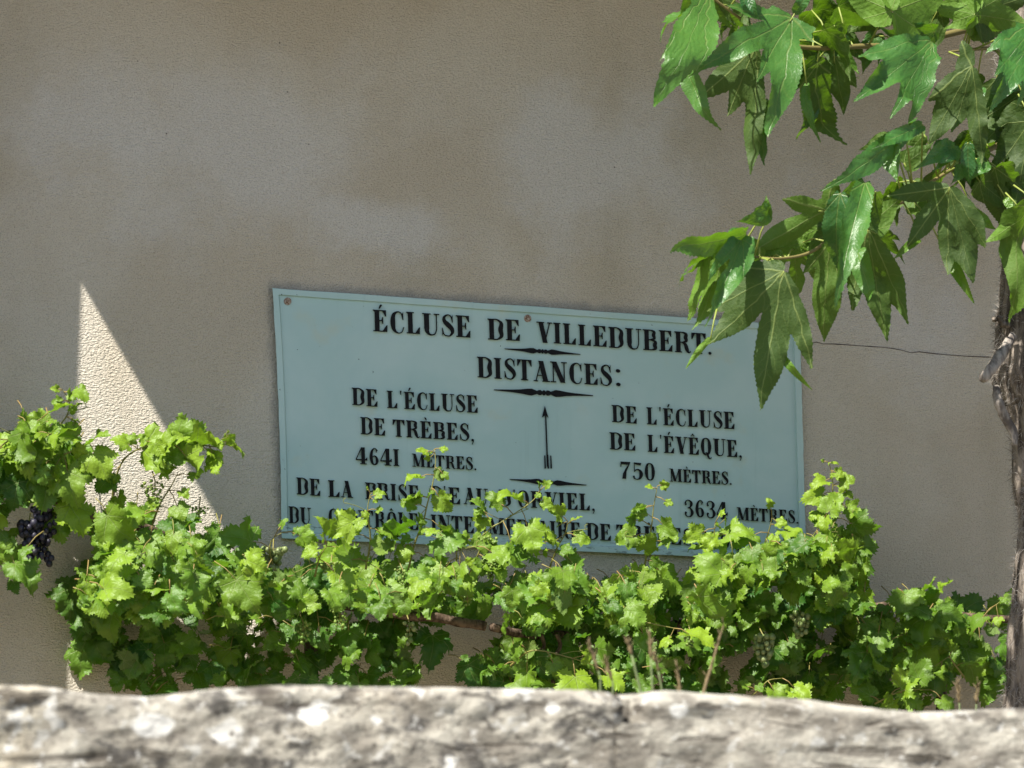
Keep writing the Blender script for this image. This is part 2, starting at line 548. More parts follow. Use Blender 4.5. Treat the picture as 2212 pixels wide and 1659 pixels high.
for i in range(n_t):                         # rows of half-round tiles running up the slope
    xc = x_eave + 0.10 + i * 0.2
    if xc > 8.1:
        break
    vs, fs = [], []
    for j in range(2):
        y, z = (-EAVE - 0.03 + 0.06, H_EAVE + 0.035) if j == 0 else (1.6, H_EAVE + 0.75)
        for k in range(7):
            a = math.pi * k / 6
            vs.append((xc - 0.098 * math.cos(a), y, z + 0.075 * math.sin(a)))
    for k in range(6):
        fs.append((k, k + 1, k + 8, k + 7))
    mb.add(vs, fs)
mb.build('roof', M_TILE, house)
mb = MB()                                    # hairline crack right of the sign
cr = [(1738, 739), (1752, 741), (1764, 739), (1778, 743), (1800, 743), (1830, 745), (1858, 747), (1885, 749), (1905, 750), (1930, 753), (1950, 757), (1968, 762),
      (1985, 760), (2010, 763), (2040, 766), (2080, 769), (2120, 771), (2150, 772), (2200, 776), (2260, 780)]
mb.tube([at(a, b, -0.0005) for a, b in cr], [0.0010 + 0.0010 * rng.random() for _ in cr], 5)
mb.build('crack', M_CRACK, house)

# ------------------------------------------------------------------ the sign: plate with a raised rim, relief lettering
SGN = 0.016
sign = empty('sign', at(1165, 915, -0.003), 'long pale blue-green plaque with black raised lettering bolted to the plaster wall', 'sign')
TL, TR, BL, BR = (588, 622), (1728, 703), (608, 1163), (1742, 1213)


def quad_px(s, t, inset=0.0):
    """s,t in 0..1 over the plate; inset in pixels"""
    s2 = inset / 1145 + s * (1 - 2 * inset / 1145)
    t2 = inset / 530 + t * (1 - 2 * inset / 530)
    x = (TL[0] * (1 - s2) + TR[0] * s2) * (1 - t2) + (BL[0] * (1 - s2) + BR[0] * s2) * t2
    y = (TL[1] * (1 - s2) + TR[1] * s2) * (1 - t2) + (BL[1] * (1 - s2) + BR[1] * s2) * t2
    x += 4.5 * math.sin(math.pi * min(1, t2 * 1.0)) * (1 - s2) * (1 if t2 < .5 else .9)
    return x, y


N = 40
loop = [(i / N, 0) for i in range(N)] + [(1, i / N) for i in range(N)] + [(1 - i / N, 1) for i in range(N)] + [(0, 1 - i / N) for i in range(N)]
rings = [(0, 0.003), (0, 0.0225), (0.8, 0.024), (13, 0.024), (15.5, SGN)]
vs, fs = [], []
for ri, (ins, dep) in enumerate(rings):
    for k, (s, t) in enumerate(loop):
        jx = 1.6 * noise.noise(Vector((s * 9, t * 9, 3.1))) if ri < 3 else 0.5 * noise.noise(Vector((s * 14, t * 14, 9)))
        px, py = quad_px(s, t, ins + jx + (0.8 * noise.noise(Vector((s * 40, t * 30, 1))) if ri < 3 else 0))
        vs.append(at(px, py, -dep))
L_ = len(loop)
for ri in range(len(rings) - 1):
    for k in range(L_):
        k2 = (k + 1) % L_
        fs.append((ri * L_ + k, ri * L_ + k2, (ri + 1) * L_ + k2, (ri + 1) * L_ + k))
mb = MB()
fs.append(tuple((len(rings) - 1) * L_ + k for k in range(L_)))
mb.add(vs, fs)
mb.build('plate', M_SIGN, sign, False)

# --- letter shapes: bold upright capitals, thick stems, hairline serifs (cap height 1)
HL = 0.055


def rect(x0, x1, y0, y1):
    return [(x0, y0), (x1, y0), (x1, y1), (x0, y1)]


def rib(pts, n=7):
    P = spline(pts, n)
    a, c = [], []
    for i, p in enumerate(P):
        d = P[min(i + 1, len(P) - 1)][:2] - P[max(i - 1, 0)][:2]
        d = d / (np.hypot(*d) + 1e-9)
        nn = np.array((-d[1], d[0])) * max(p[2] * (.9 if p[2] > .1 else 1), 0.03) / 2
        a.append(tuple(p[:2] + nn))
        c.append(tuple(p[:2] - nn))
    return a + c[::-1]


def stem(x, w=0.205, y0=0.0, y1=1.0, sl=0.065, sr=0.06, top=True, bot=True):
    o = [rect(x, x + w, y0, y1)]
    if top:
        o.append(rect(x - sl, x + w + sr, y1 - HL, y1))
        o.append([(x - sl * .5, y1 - HL), (x, y1 - HL), (x, y1 - HL - .05)])
    if bot:
        o.append(rect(x - sl, x + w + sr, y0, y0 + HL))
    return o


def diag(x0, y0, x1, y1, w):
    return [(x0 - w / 2, y0), (x0 + w / 2, y0), (x1 + w / 2, y1), (x1 - w / 2, y1)]


def ring(cx, rx, w, cy=0.5, ry=0.52):
    e = rx - w / 2
    k = 0.045
    hl = HL * .9
    L = [(cx, cy + ry - hl / 2, hl), (cx - e * .72, cy + ry * .74, w * .62), (cx - e, cy, w), (cx - e * .72, cy - ry * .74, w * .62), (cx, cy - ry + hl / 2, hl)]
    Rr = [(2 * cx - x, y, ww) for x, y, ww in L]
    return [rib(L), rib(Rr)]


def bowl(x, y0, y1, r, w):
    """right-hand bowl from x to x+r between y0 and y1"""
    h = HL
    return [rib([(x, y1 - h / 2, h), (x + r * .45, y1 - h / 2 - .005, h * 1.2), (x + r * .83, y1 - (y1 - y0) * .2, w * .75), (x + r - w / 2, (y0 + y1) / 2, w),
                 (x + r * .83, y0 + (y1 - y0) * .2, w * .75), (x + r * .45, y0 + h / 2 + .005, h * 1.2), (x, y0 + h / 2, h)])]


def arms(x, xr, mid=True, low=True, top=True):
    o = []
    if top:
        o += [rect(x, xr, 1 - HL, 1), [(xr, 1), (xr, .70), (xr - .045, .72), (xr - .16, 1 - HL)]]
    if low:
        o += [rect(x, xr + .03, 0, HL), [(xr + .03, 0), (xr - .16, HL), (xr - .01, .30), (xr + .045, .32)]]
    if mid:
        o += [rect(x, xr - .13, .49, .49 + HL * .9), [(xr - .13, .36), (xr - .165, .36), (xr - .21, .52), (xr - .165, .68), (xr - .13, .68)]]
    return o


def glyph(c):
    if c in 'ÉÈÊ':
        o, w = glyph('E')
        if c == 'É':
            o = o + [[(.26, 1.06), (.32, 1.06), (.42, 1.22), (.37, 1.26), (.31, 1.22)]]
        elif c == 'È':
            o = o + [[(.33, 1.05), (.38, 1.06), (.35, 1.20), (.28, 1.24), (.24, 1.20)]]
        else:
            o = o + [[(.14, 1.06), (.28, 1.13), (.42, 1.06), (.28, 1.24)]]
        return o, w
    if c == 'Ô':
        o, w = glyph('O')
        return o + [[(.2, 1.08), (.33, 1.14), (.46, 1.08), (.33, 1.25)]], w
    if c == 'E':
        return stem(.08, sr=0) + arms(.2, .58), .66
    if c == 'F':
        return stem(.08) + arms(.2, .56, low=False), .62
    if c == 'L':
        return stem(.08, sr=.06) + arms(.2, .55, mid=False, top=False), .64
    if c == 'I':
        return stem(.08), .39
    if c == 'T':
        return stem(.22, top=False) + [rect(.0, .66, 1 - HL, 1), [(0, 1), (0, .68), (.035, .68), (.17, 1 - HL)], [(.66, 1), (.66, .68), (.625, .68), (.49, 1 - HL)]], .68
    if c == 'D':
        return stem(.08) + bowl(.2, 0, 1, .48, .23), .72
    if c == 'B':
        return stem(.08) + bowl(.2, .49, 1, .40, .19) + bowl(.2, 0, .53, .45, .21), .69
    if c == 'P':
        return stem(.08) + bowl(.2, .45, 1, .44, .21), .67
    if c == 'R':
        return stem(.08) + bowl(.2, .47, 1, .42, .20) + [rib([(.36, .5, .08), (.50, .40, .17), (.56, .2, .2), (.62, .05, .12), (.70, .03, .05), (.74, .10, .035)])], .74
    if c == 'C':
        return [rib([(.58, .70, .04), (.50, .93, .045), (.36, .985, .06), (.19, .84, .17), (.145, .5, .24), (.19, .16, .17), (.36, .015, .06), (.52, .07, .045), (.61, .30, .04)]),
                [(.60, 1.0), (.60, .62), (.565, .62), (.50, .90), (.565, .93)]], .66
    if c == 'S':
        return [rib([(.48, .72, .035), (.42, .93, .05), (.30, .985, .06), (.15, .88, .12), (.15, .70, .19), (.30, .53, .25), (.45, .36, .22), (.48, .19, .15), (.38, .04, .07), (.26, .015, .06), (.13, .08, .045), (.07, .30, .035)]),
                [(.51, 1.0), (.51, .64), (.48, .64), (.43, .90), (.48, .93)], [(.04, 0), (.04, .38), (.07, .38), (.13, .1), (.07, .07)]], .58
    if c == 'U':
        return [rect(.08, .30, .28, 1), rect(.01, .37, 1 - HL, 1), rect(.50, .74, 1 - HL, 1),
                rib([(.19, .32, .22), (.20, .18, .20), (.28, .05, .12), (.40, .015, .065), (.53, .07, .055), (.60, .26, .05), (.61, .5, .05), (.61, 1, .05)])], .75
    if c == 'V':
        return [diag(.38, 0, .19, 1, .22), diag(.36, 0, .61, 1, .055), rect(.0, .36, 1 - HL, 1), rect(.50, .72, 1 - HL, 1)], .71
    if c == 'A':
        return [diag(.10, 0, .37, 1, .055), diag(.56, 0, .35, 1, .23), rect(.18, .5, .28, .28 + HL * .8), rect(.0, .21, 0, HL), rect(.40, .74, 0, HL)], .73
    if c == 'N':
        return [rect(.10, .155, 0, 1), rect(.60, .655, 0, 1), diag(.56, 0, .17, 1, .23), rect(.0, .25, 0, HL), rect(.0, .2, 1 - HL, 1), rect(.50, .76, 1 - HL, 1)], .77
    if c == 'M':
        return [rect(.10, .155, 0, 1), rect(.68, .89, 0, 1), diag(.43, .03, .17, 1, .20), diag(.45, .03, .72, 1, .05), rect(.0, .25, 0, HL), rect(.62, .96, 0, HL), rect(.0, .2, 1 - HL, 1), rect(.72, .96, 1 - HL, 1)], .98
    if c == 'O':
        return ring(.345, .325, .23), .70
    if c == 'Q':
        return ring(.345, .325, .23) + [rib([(.30, .14, .05), (.40, .10, .12), (.47, -.10, .14), (.56, -.2, .07), (.66, -.12, .04)])], .72
    if c == '0':
        return ring(.30, .28, .20), .62
    if c == '1':
        return stem(.08, .20, sl=.06, sr=.06), .37
    if c == '3':
        return [rib([(.09, .78, .10), (.16, .93, .06), (.28, .985, .05), (.43, .90, .13), (.46, .75, .19), (.38, .58, .10), (.24, .525, .04)]),
                rib([(.24, .525, .04), (.40, .50, .10), (.50, .28, .21), (.42, .07, .12), (.26, .015, .05), (.13, .08, .08), (.09, .24, .10)]),
                rib([(.09, .70, .13), (.13, .74, .13), (.15, .79, .1)]), rib([(.09, .22, .13), (.13, .26, .13), (.15, .3, .1)])], .60
    if c == '4':
        return [rect(.32, .53, 0, 1), [(.36, 1), (.32, 1), (.0, .30), (.0, .24), (.06, .24), (.06, .30), (.34, .90)], rect(.0, .66, .22, .30), rect(.24, .62, 0, HL),
                [(.53, .30), (.66, .42), (.66, .22), (.53, .22)]], .69
    if c == '5':
        return [rib([(.14, .47, .04), (.28, .60, .06), (.44, .52, .15), (.49, .32, .22), (.42, .09, .13), (.26, .015, .05), (.13, .08, .08), (.09, .22, .11)]),
                rect(.12, .16, .45, 1), [(.12, 1), (.52, .99), (.47, .83), (.3, .86), (.12, .92)]], .60
    if c == '6':
        return [rib([(.50, .84, .08), (.42, .96, .06), (.32, .985, .05), (.19, .80, .15), (.14, .45, .21), (.20, .13, .15), (.31, .015, .05)]),
                rib([(.31, .015, .05), (.44, .10, .13), (.48, .28, .19), (.43, .47, .13), (.32, .54, .05), (.22, .46, .04)]), rib([(.42, .80, .13), (.46, .80, .13)], 3)], .61
    if c == '9':
        o, w = glyph('6')
        return [[(w - .03 - x, 1 - y) for x, y in q] for q in o], w
    if c == '7':
        return [[(.05, 1), (.56, 1), (.56, .95), (.36, .45), (.32, 0), (.12, 0), (.16, .3), (.30, .6), (.46, .84), (.1, .84), (.08, .68), (.04, .68)]], .58
    dot = lambda x, y, r=.075: [(x + r * math.cos(a * math.pi / 6), y + r * math.sin(a * math.pi / 6)) for a in range(12)]
    if c == '.':
        return [dot(.10, .06)], .22
    if c == ':':
        return [dot(.16, .10, .09), dot(.16, .75, .09)], .30
    if c == ',':
        return [dot(.10, .06), [(.16, .06), (.17, -.02), (.08, -.2), (.05, -.18), (.11, -.04)]], .22
    if c == "'":
        return [[(.06, 1.03), (.16, 1.03), (.12, .78), (.09, .78)]], .22
    return [], .4


def add_poly(mb, pts, d0, d1):
    """a relief piece: pixel outline raised from depth d0 to d1 in front of the wall"""
    n = len(pts)
    ar = sum(pts[i][0] * pts[(i + 1) % n][1] - pts[(i + 1) % n][0] * pts[i][1] for i in range(n))
    if ar > 0:
        pts = pts[::-1]
    vs = [at(x, y, -d1) for x, y in pts] + [at(x, y, -d0) for x, y in pts]
    fs = [tuple(range(n))] + [(i, i + n, (i + 1) % n + n, (i + 1) % n) for i in range(n)]
    mb.add(vs, fs)


LEAN = (-0.030, -1.0)


def word(mb, txt, x0, y0, x1, y1, cap):
    G, xx = [], 0
    for ch in txt:
        o, w = glyph(ch)
        G.append((xx, o))
        xx += w + .05
    sx = math.hypot(x1 - x0, y1 - y0) / (xx - .12)
    e = ((x1 - x0) / math.hypot(x1 - x0, y1 - y0), (y1 - y0) / math.hypot(x1 - x0, y1 - y0))
    for gx, o in G:
        jy = rng.uniform(-.012, .012)
        for k, poly in enumerate(o):
            pts = []
            for (x, y) in poly:
                a, b_ = (gx + x) * sx, (y + jy) * cap
                pts.append((x0 + e[0] * a + LEAN[0] * b_, y0 + e[1] * a + LEAN[1] * b_))
            add_poly(mb, pts, SGN - 0.001, SGN + 0.0075 + 0.0001 * k)


LINES = [
    [("ÉCLUSE", 806, 716, 1015, 729, 47), ("DE", 1053.5, 733, 1122, 737, 45.5), ("VILLEDUBERT.", 1160, 739, 1536, 766, 45)],
    [("DISTANCES", 1031, 815, 1320, 834, 45), (":", 1327, 834, 1340, 835, 45)],
    [("DE", 760.5, 875, 814.6, 878.5, 37.5), ("L'ÉCLUSE", 836, 881, 1031, 892, 37.5)],
    [("DE", 779, 938, 831, 941, 37), ("TRÈBES,", 849, 943, 1023, 953, 37)],
    [("4641", 769, 1002, 861, 1007, 36.5), ("MÈTRES.", 891, 1008, 1028.5, 1015.5, 28)],
    [("DE", 1321.6, 911, 1374.6, 915, 37), ("L'ÉCLUSE", 1397, 916, 1585.7, 927, 37)],
    [("DE", 1317, 970.4, 1371.6, 974, 37), ("L'ÉVÊQUE,", 1399, 976, 1601.6, 988, 37)],
    [("750", 1339.4, 1033.4, 1414.6, 1038.2, 37), ("MÈTRES.", 1446.8, 1040, 1580, 1047.4, 28)],
    [("DE", 640.8, 1067.7, 691, 1071.5, 36.6), ("L", 709, 1073, 733, 1074, 36), ("A", 737, 1074, 760, 1075.5, 36), ("PRISE", 789, 1077.3, 904, 1085, 36), ("D'", 930, 1085, 963, 1087, 36),
     ("E", 969, 1088, 993, 1089, 36), ("AU", 1002, 1089, 1052.5, 1091.5, 36), ("D'ORVIEL,", 1077.5, 1092.8, 1284, 1103, 36), ("3634", 1477.5, 1115.5, 1571, 1121.5, 37), ("MÈTRES.", 1592.4, 1123, 1724, 1131, 28)],
    [("DU", 624, 1129.4, 670.5, 1132.5, 36), ("CONTRÔLE", 709, 1134, 903, 1145, 36), ("INTERMÉDIAIRE", 931, 1146.8, 1253, 1165, 36), ("DE", 1266.6, 1165, 1318.7, 1168, 36),
     ("TRÈBES,", 1332, 1169, 1506, 1179, 36), ("3596,", 1508, 1181, 1612, 1190, 36)],
]
for ln in LINES:
    for wd in ln:
        if wd[0] == ':':
            continue
        mb = MB()
        word(mb, *wd)
        if wd[0] == 'DISTANCES':
            word(mb, *ln[1])
        o = mb.build('lettering', M_INK, sign, False)
        o.data.materials.append(M_EDGE)
        for pl in o.data.polygons:
            if abs(pl.normal.y) < .5:
                pl.material_index = 1


def ornament(x0, y0, xc, yc, x1, y1, h):
    """a turned spindle: two tapering points with a bead in the middle"""
    mb = MB()
    for (xa, ya, sg) in ((x0, y0, -1), (x1, y1, 1)):
        L = abs(xa - xc)
        prof = [(0.03, .30), (.06, .75), (.10, .75), (.14, .42), (.17, .62), (.24, 1.0), (.33, .9), (.45, .62), (.62, .40), (.8, .27), (1, .10)]
        up = [(xc + sg * L * t, yc + (ya - yc) * t - h * w) for t, w in prof]
        dn = [(xc + sg * L * t, yc + (ya - yc) * t + h * w) for t, w in prof]
        add_poly(mb, up + dn[::-1], SGN - .001, SGN + .0045)
    add_poly(mb, [(xc + h * .55 * math.cos(a * math.pi / 5), yc + h * .8 * math.sin(a * math.pi / 5)) for a in range(10)], SGN - .001, SGN + .005)
    return mb.build('ornament', M_INK, sign, False)


ornament(1090, 753.5, 1172, 759, 1254, 765.5, 6.0)
ornament(1067, 842, 1175, 848.5, 1281, 854.5, 7.5)
ornament(1101, 1035.5, 1184, 1041.8, 1267, 1047.8, 6.0)
mb = MB()                                    # upright arrow
add_poly(mb, [(1177, 877), (1185, 903), (1179.5, 897), (1178.5, 897), (1170.5, 902)], SGN - .001, SGN + .0045)
add_poly(mb, [(1177, 890), (1180, 890), (1184.5, 1008), (1181.3, 1008)], SGN - .001, SGN + .0042)
for dx in (-6.0, 0.6, 7.0):
    add_poly(mb, [(1181.5 + dx, 982 + abs(dx) * .3), (1184 + dx, 982 + abs(dx) * .3), (1185.5 + dx, 1012), (1182.3 + dx, 1012)], SGN - .001, SGN + .0044)
mb.build('arrow', M_INK, sign, False)
for (bx, by) in ((621, 651), (1139.5, 688), (1690, 727)):
    mb = MB()
    c = at(bx, by, -SGN)
    mb.tube([c + Vector((0, .002, 0)), c + Vector((0, -.003, 0))], 0.0115, 14)
    mb.tube([c + Vector((.001, -.0005, .001)), c + Vector((.001, -.009, .001))], 0.0068, 6)
    mb.build('bolt', M_RUST, sign, False)


# ------------------------------------------------------------------ leaf shapes
def leaf_template(right, left, amp, period, spacing, seed):
    """flat outline of two halves, base to tip"""
    return mesh_outline([np.array(p, float) for p in right] + [np.array((-x, y), float) for x, y in left[::-1]][1:-1], amp, period, spacing, seed)


def mesh_outline(pts, amp, period, spacing, seed):
    """outline given a toothed margin and filled with a mesh"""
    r_ = random.Random(seed)
    P = []
    n = len(pts)
    for i in range(n):                       # resample along the outline; every second sample is a tooth
        a, b = pts[i], pts[(i + 1) % n]
        L = np.hypot(*(b - a))
        k = max(1, int(round(L / (period / 2))))
        for j in range(k):
            P.append(a + (b - a) * j / k)
    Q = []
    m = len(P)
    for i, p in enumerate(P):
        d = P[(i + 1) % m] - P[i - 1]
        d = d / (np.hypot(*d) + 1e-9)
        nn = np.array((d[1], -d[0]))
        near = min(1.0, np.hypot(*p) / 0.2)
        k = (1 if i % 2 == 0 else -.6) * r_.uniform(.5, 1.35)
        Q.append(p + nn * amp * k * near + d * (amp * .5 if i % 2 == 0 else 0) * near)
    inner = []
    y = -.5
    row = 0
    while y < 1.2:
        x = -1.0 + (spacing / 2 if row % 2 else 0)
        while x < 1.0:
            inner.append((x + r_.uniform(-.2, .2) * spacing, y + r_.uniform(-.2, .2) * spacing))
            x += spacing
        y += spacing * .87
        row += 1
    A = np.array(Q)

    def inside(p):
        c, x, y = False, p[0], p[1]
        for i in range(len(A)):
            (x0, y0), (x1, y1) = A[i - 1], A[i]
            if (y0 > y) != (y1 > y) and x < (x1 - x0) * (y - y0) / (y1 - y0) + x0:
                c = not c
        return c and np.min(np.hypot(*(A - np.array(p)).T)) > spacing * .45
    V = [Vector(q) for q in Q] + [Vector(p) for p in inner if inside(p)]
    E = [(i, (i + 1) % len(Q)) for i in range(len(Q))]
    ov, oe, of, *_ = delaunay_2d_cdt(V, E, [], 1, 1e-5)
    vv = np.array([tuple(p) for p in ov])
    ff = []
    for f in of:
        a, b, c = (vv[i] for i in f[:3])
        ar = (b[0] - a[0]) * (c[1] - a[1]) - (b[1] - a[1]) * (c[0] - a[0])
        ff.append(tuple(f) if ar > 0 else tuple(f[::-1]))
    return vv, ff


def jit(pts, r_, k):
    return [pts[0]] + [(x + r_.uniform(-k, k), y + r_.uniform(-k, k)) for x, y in pts[1:-1]] + [pts[-1]]


GH = [(0, 0), (.05, -.08), (.14, -.21), (.27, -.24), (.40, -.15), (.51, -.06), (.42, .08), (.56, .20), (.68, .40), (.52, .47), (.35, .50), (.38, .63), (.26, .82), (0, 1.0)]
MH = [(0, 0), (.05, -.07), (.16, -.11), (.28, -.07), (.36, .02), (.375, .11), (.35, .19), (.40, .30), (.46, .44), (.485, .58), (.475, .70), (.46, .80), (.455, .88), (.425, .79), (.38, .68), (.31, .55), (.21, .42), (.135, .365),
      (.125, .45), (.175, .58), (.205, .70), (.19, .80), (.12, .92), (.05, 1.03), (.018, 1.12), (0, 1.2)]
MO = [(0, 0), (.07, -.07), (.20, -.08), (.31, .03), (.36, .18), (.35, .35), (.29, .52), (.20, .70), (.10, .86), (.035, .97), (0, 1.10)]
LA = [(0, 0), (.05, .0), (.11, .07), (.15, .17), (.175, .28), (.20, .42), (.185, .55), (.15, .68), (.10, .80), (.055, .91), (.022, 1.02), (0, 1.13)]
MN = [(0, 0), (.05, -.03), (.12, .06), (.15, .25), (.17, .45), (.15, .62), (.10, .80), (.04, .95), (0, 1.08)]
ML = [(0, 0), (.07, -.07), (.20, -.10), (.33, .0), (.40, .14), (.45, .30), (.44, .44), (.52, .62), (.36, .52), (.24, .46), (.23, .56), (.21, .70), (.12, .86), (.04, .97), (0, 1.10)]
r1 = random.Random(3)
GT = [leaf_template(jit(GH, r1, .035), jit(GH, r1, .035), .052, .125, .13, i) for i in range(9)]
MT = {'lobed': [leaf_template(jit(MH, r1, .02), jit(MH, r1, .02), .007, .045, .085, 20 + i) for i in range(4)],
      'half': [leaf_template(jit(MH, r1, .02), jit(MO, r1, .015), .007, .045, .085, 30), leaf_template(jit(MO, r1, .015), jit(ML, r1, .02), .007, .045, .085, 31)],
      'oval': [leaf_template(jit(MO, r1, .015), jit(MO, r1, .015), .007, .045, .085, 40 + i) for i in range(2)],
      'shallow': [leaf_template(jit(ML, r1, .02), jit(ML, r1, .02), .007, .045, .085, 60 + i) for i in range(2)],
      'lance': [leaf_template(jit(LA, r1, .012), jit(LA, r1, .012), .006, .045, .07, 70 + i) for i in range(4)],
      'strip': [leaf_template(jit(MN, r1, .01), jit(MN, r1, .01), .009, .05, .07, 50 + i) for i in range(2)]}


def put_leaf(mb, tmpl, base, tip, ntop, width=1.0, fold=.25, droop=.15, cup=0.0, ruffle=.04, bend=0.0, seed=0, tone=(.5, .3, 0, 1), curl=0.0, uvs=None, ridge=0.0):
    vv, ff = tmpl
    base, tip = Vector(base), Vector(tip)
    a = tip - base
    L = a.length
    a.normalize()
    n = ntop - a * ntop.dot(a)
    n = n.normalized() if n.length > 1e-4 else a.orthogonal().normalized()
    s = a.cross(n)
    ss = seed * 7.31
    vs = []
    for i_, (u, v) in enumerate(vv):
        au = abs(u)
        w = fold * au * (.6 + .4 * max(v, 0)) - droop * v * abs(v) + droop * .75 * v + cup * u * u
        w += ruffle * noise.noise(Vector((u * 3.1 + ss, v * 3.1, ss))) * (.3 + 2.0 * (u * u + .5 * v * v)) * 1.3
        w += ruffle * .5 * noise.noise(Vector((u * 8 + ss, v * 8, ss + 4))) * (.3 + au * 1.5)
        w -= curl * max(0.0, math.hypot(u, v) - .35) ** 2 * 1.6
        if uvs is not None:                   # every lobe folded a little along its own vein
            a_, c_ = uvs[i_]
            w += ridge * min(abs(a_ * math.cos(q) - c_ * math.sin(q)) for q in (0, .576, -.576, 1.396, -1.396) if a_ * math.sin(q) + c_ * math.cos(q) >= -1e-6 or q == 0)
        ub = u * width + bend * v * (1 - v) * 1.5 - curl * 0
        vv_ = v - curl * .3 * max(0.0, v - .35) ** 2
        vs.append(base + s * (ub * L) + a * (vv_ * L) + n * (w * L))
    mb.add(vs, ff, [(u, v) for u, v in vv] if uvs is None else uvs, tone)


CANON = {1: (0,), 2: (0, 33), 3: (-33, 0, 33), 4: (-33, 0, 33, 80), 5: (-80, -33, 0, 33, 80)}


def palmate(tips, widths, seed):
    """one fused, deeply lobed blade whose lobes end at the given flat points; returns mesh, leaf coordinates for the veins"""
    r_ = random.Random(seed)
    Lm = max(math.hypot(*t) for t in tips)
    lob = sorted([(math.atan2(x, y), math.hypot(x, y) / Lm, w) for (x, y), w in zip(tips, widths)])
    prof = [(.02, .45), (.2, .72), (.4, .97), (.5, 1.0), (.62, .95), (.74, .72), (.85, .40), (.93, .17), (.98, .05), (1.0, .012)]
    fr = np.array([f for f, h in prof])
    dense = np.linspace(.02, 1.0, 160)
    hh = np.interp(dense, fr, [h for f, h in prof])
    body = .24 * sum(l for _, l, _ in lob) / len(lob)
    th0, th1 = lob[0][0] - 1.45, lob[-1][0] + 1.45
    TH = np.linspace(th0, th1, 900)
    RR = np.zeros(900)
    for (a, l, w) in lob:
        h = hh * w * .5
        ang = np.arctan2(h, dense)            # falls as we go out along the lobe
        rad = np.hypot(h, dense) * l
        wob = np.array([1 + .10 * noise.noise(Vector((t * 9, seed * 3.3, a))) for t in TH])
        RR = np.maximum(RR, np.interp(np.abs(TH - a) / wob, ang[::-1], rad[::-1], right=0.0))
    mid = (TH > lob[0][0] - .5) & (TH < lob[-1][0] + .5)
    RR = np.maximum(RR, np.where(mid, body, .03))
    edge = np.minimum(1, np.minimum(TH - th0, th1 - TH) / .35)
    RR = np.maximum(RR * edge, .012)
    P = [np.array((r * math.sin(t), r * math.cos(t))) for t, r in zip(TH, RR)]
    keep = [P[0]]
    for p in P[1:]:
        if np.hypot(*(p - keep[-1])) > .022:
            keep.append(p)
    pts = [np.array((0.0, 0.0))] + keep[::-1]
    ar = sum(pts[i][0] * pts[(i + 1) % len(pts)][1] - pts[(i + 1) % len(pts)][0] * pts[i][1] for i in range(len(pts)))
    if ar < 0:
        pts = pts[::-1]
    vv, ff = mesh_outline(pts, .0045, .036, .075, seed)
    cn = [math.radians(c) for c in CANON[len(lob)]]
    an = [a for a, _, _ in lob]
    uvs = []
    for (x, y) in vv:
        t, r = math.atan2(x, y), math.hypot(x, y)
        if t <= an[0]:
            q = cn[0] + (t - an[0])
        elif t >= an[-1]:
            q = cn[-1] + (t - an[-1])
        else:
            q = float(np.interp(t, an, cn))
        uvs.append((r * math.sin(q), r * math.cos(q)))
    return (vv, ff), uvs, Lm


def rvec(k=1.0):
    return Vector((rng.gauss(0, 1), rng.gauss(0, 1), rng.gauss(0, 1))) * k


TOCAM = -F
UPV = Vector((0, 0, 1))


def grape_leaf(mb, base, size, ang=None, young=.2, nbias=None, sick=0, fold=None, tilt=None):
    """base: where the stalk joins; ang: picture direction of the tip, degrees, 0 = right, -90 = down"""
    if ang is None:
        ang = rng.gauss(-90, 60)
    d = R * math.cos(math.radians(ang)) + UPV * math.sin(math.radians(ang)) + TOCAM * (rng.uniform(-.1, .75) if tilt is None else tilt)
    size *= rng.choice((.5, .7, .85, 1.0, 1.1, 1.3)) * 1.05
    d.normalize()
    n = (nbias if nbias is not None else (TOCAM * .75 + UPV * .62 + Vector((-.22, 0, 0)))) + rvec(.62)
    put_leaf(mb, rng.choice(GT), base, base + d * size, n, rng.uniform(.85, 1.1), rng.uniform(-.15, .55) if fold is None else fold, rng.uniform(.0, .4), rng.uniform(-.25, .25),
             rng.uniform(.14, .32), rng.uniform(-.12, .12), rng.random() * 50, (rng.random(), min(1, max(0, young + rng.gauss(0, .22))), sick, 1), rng.uniform(0, .5))


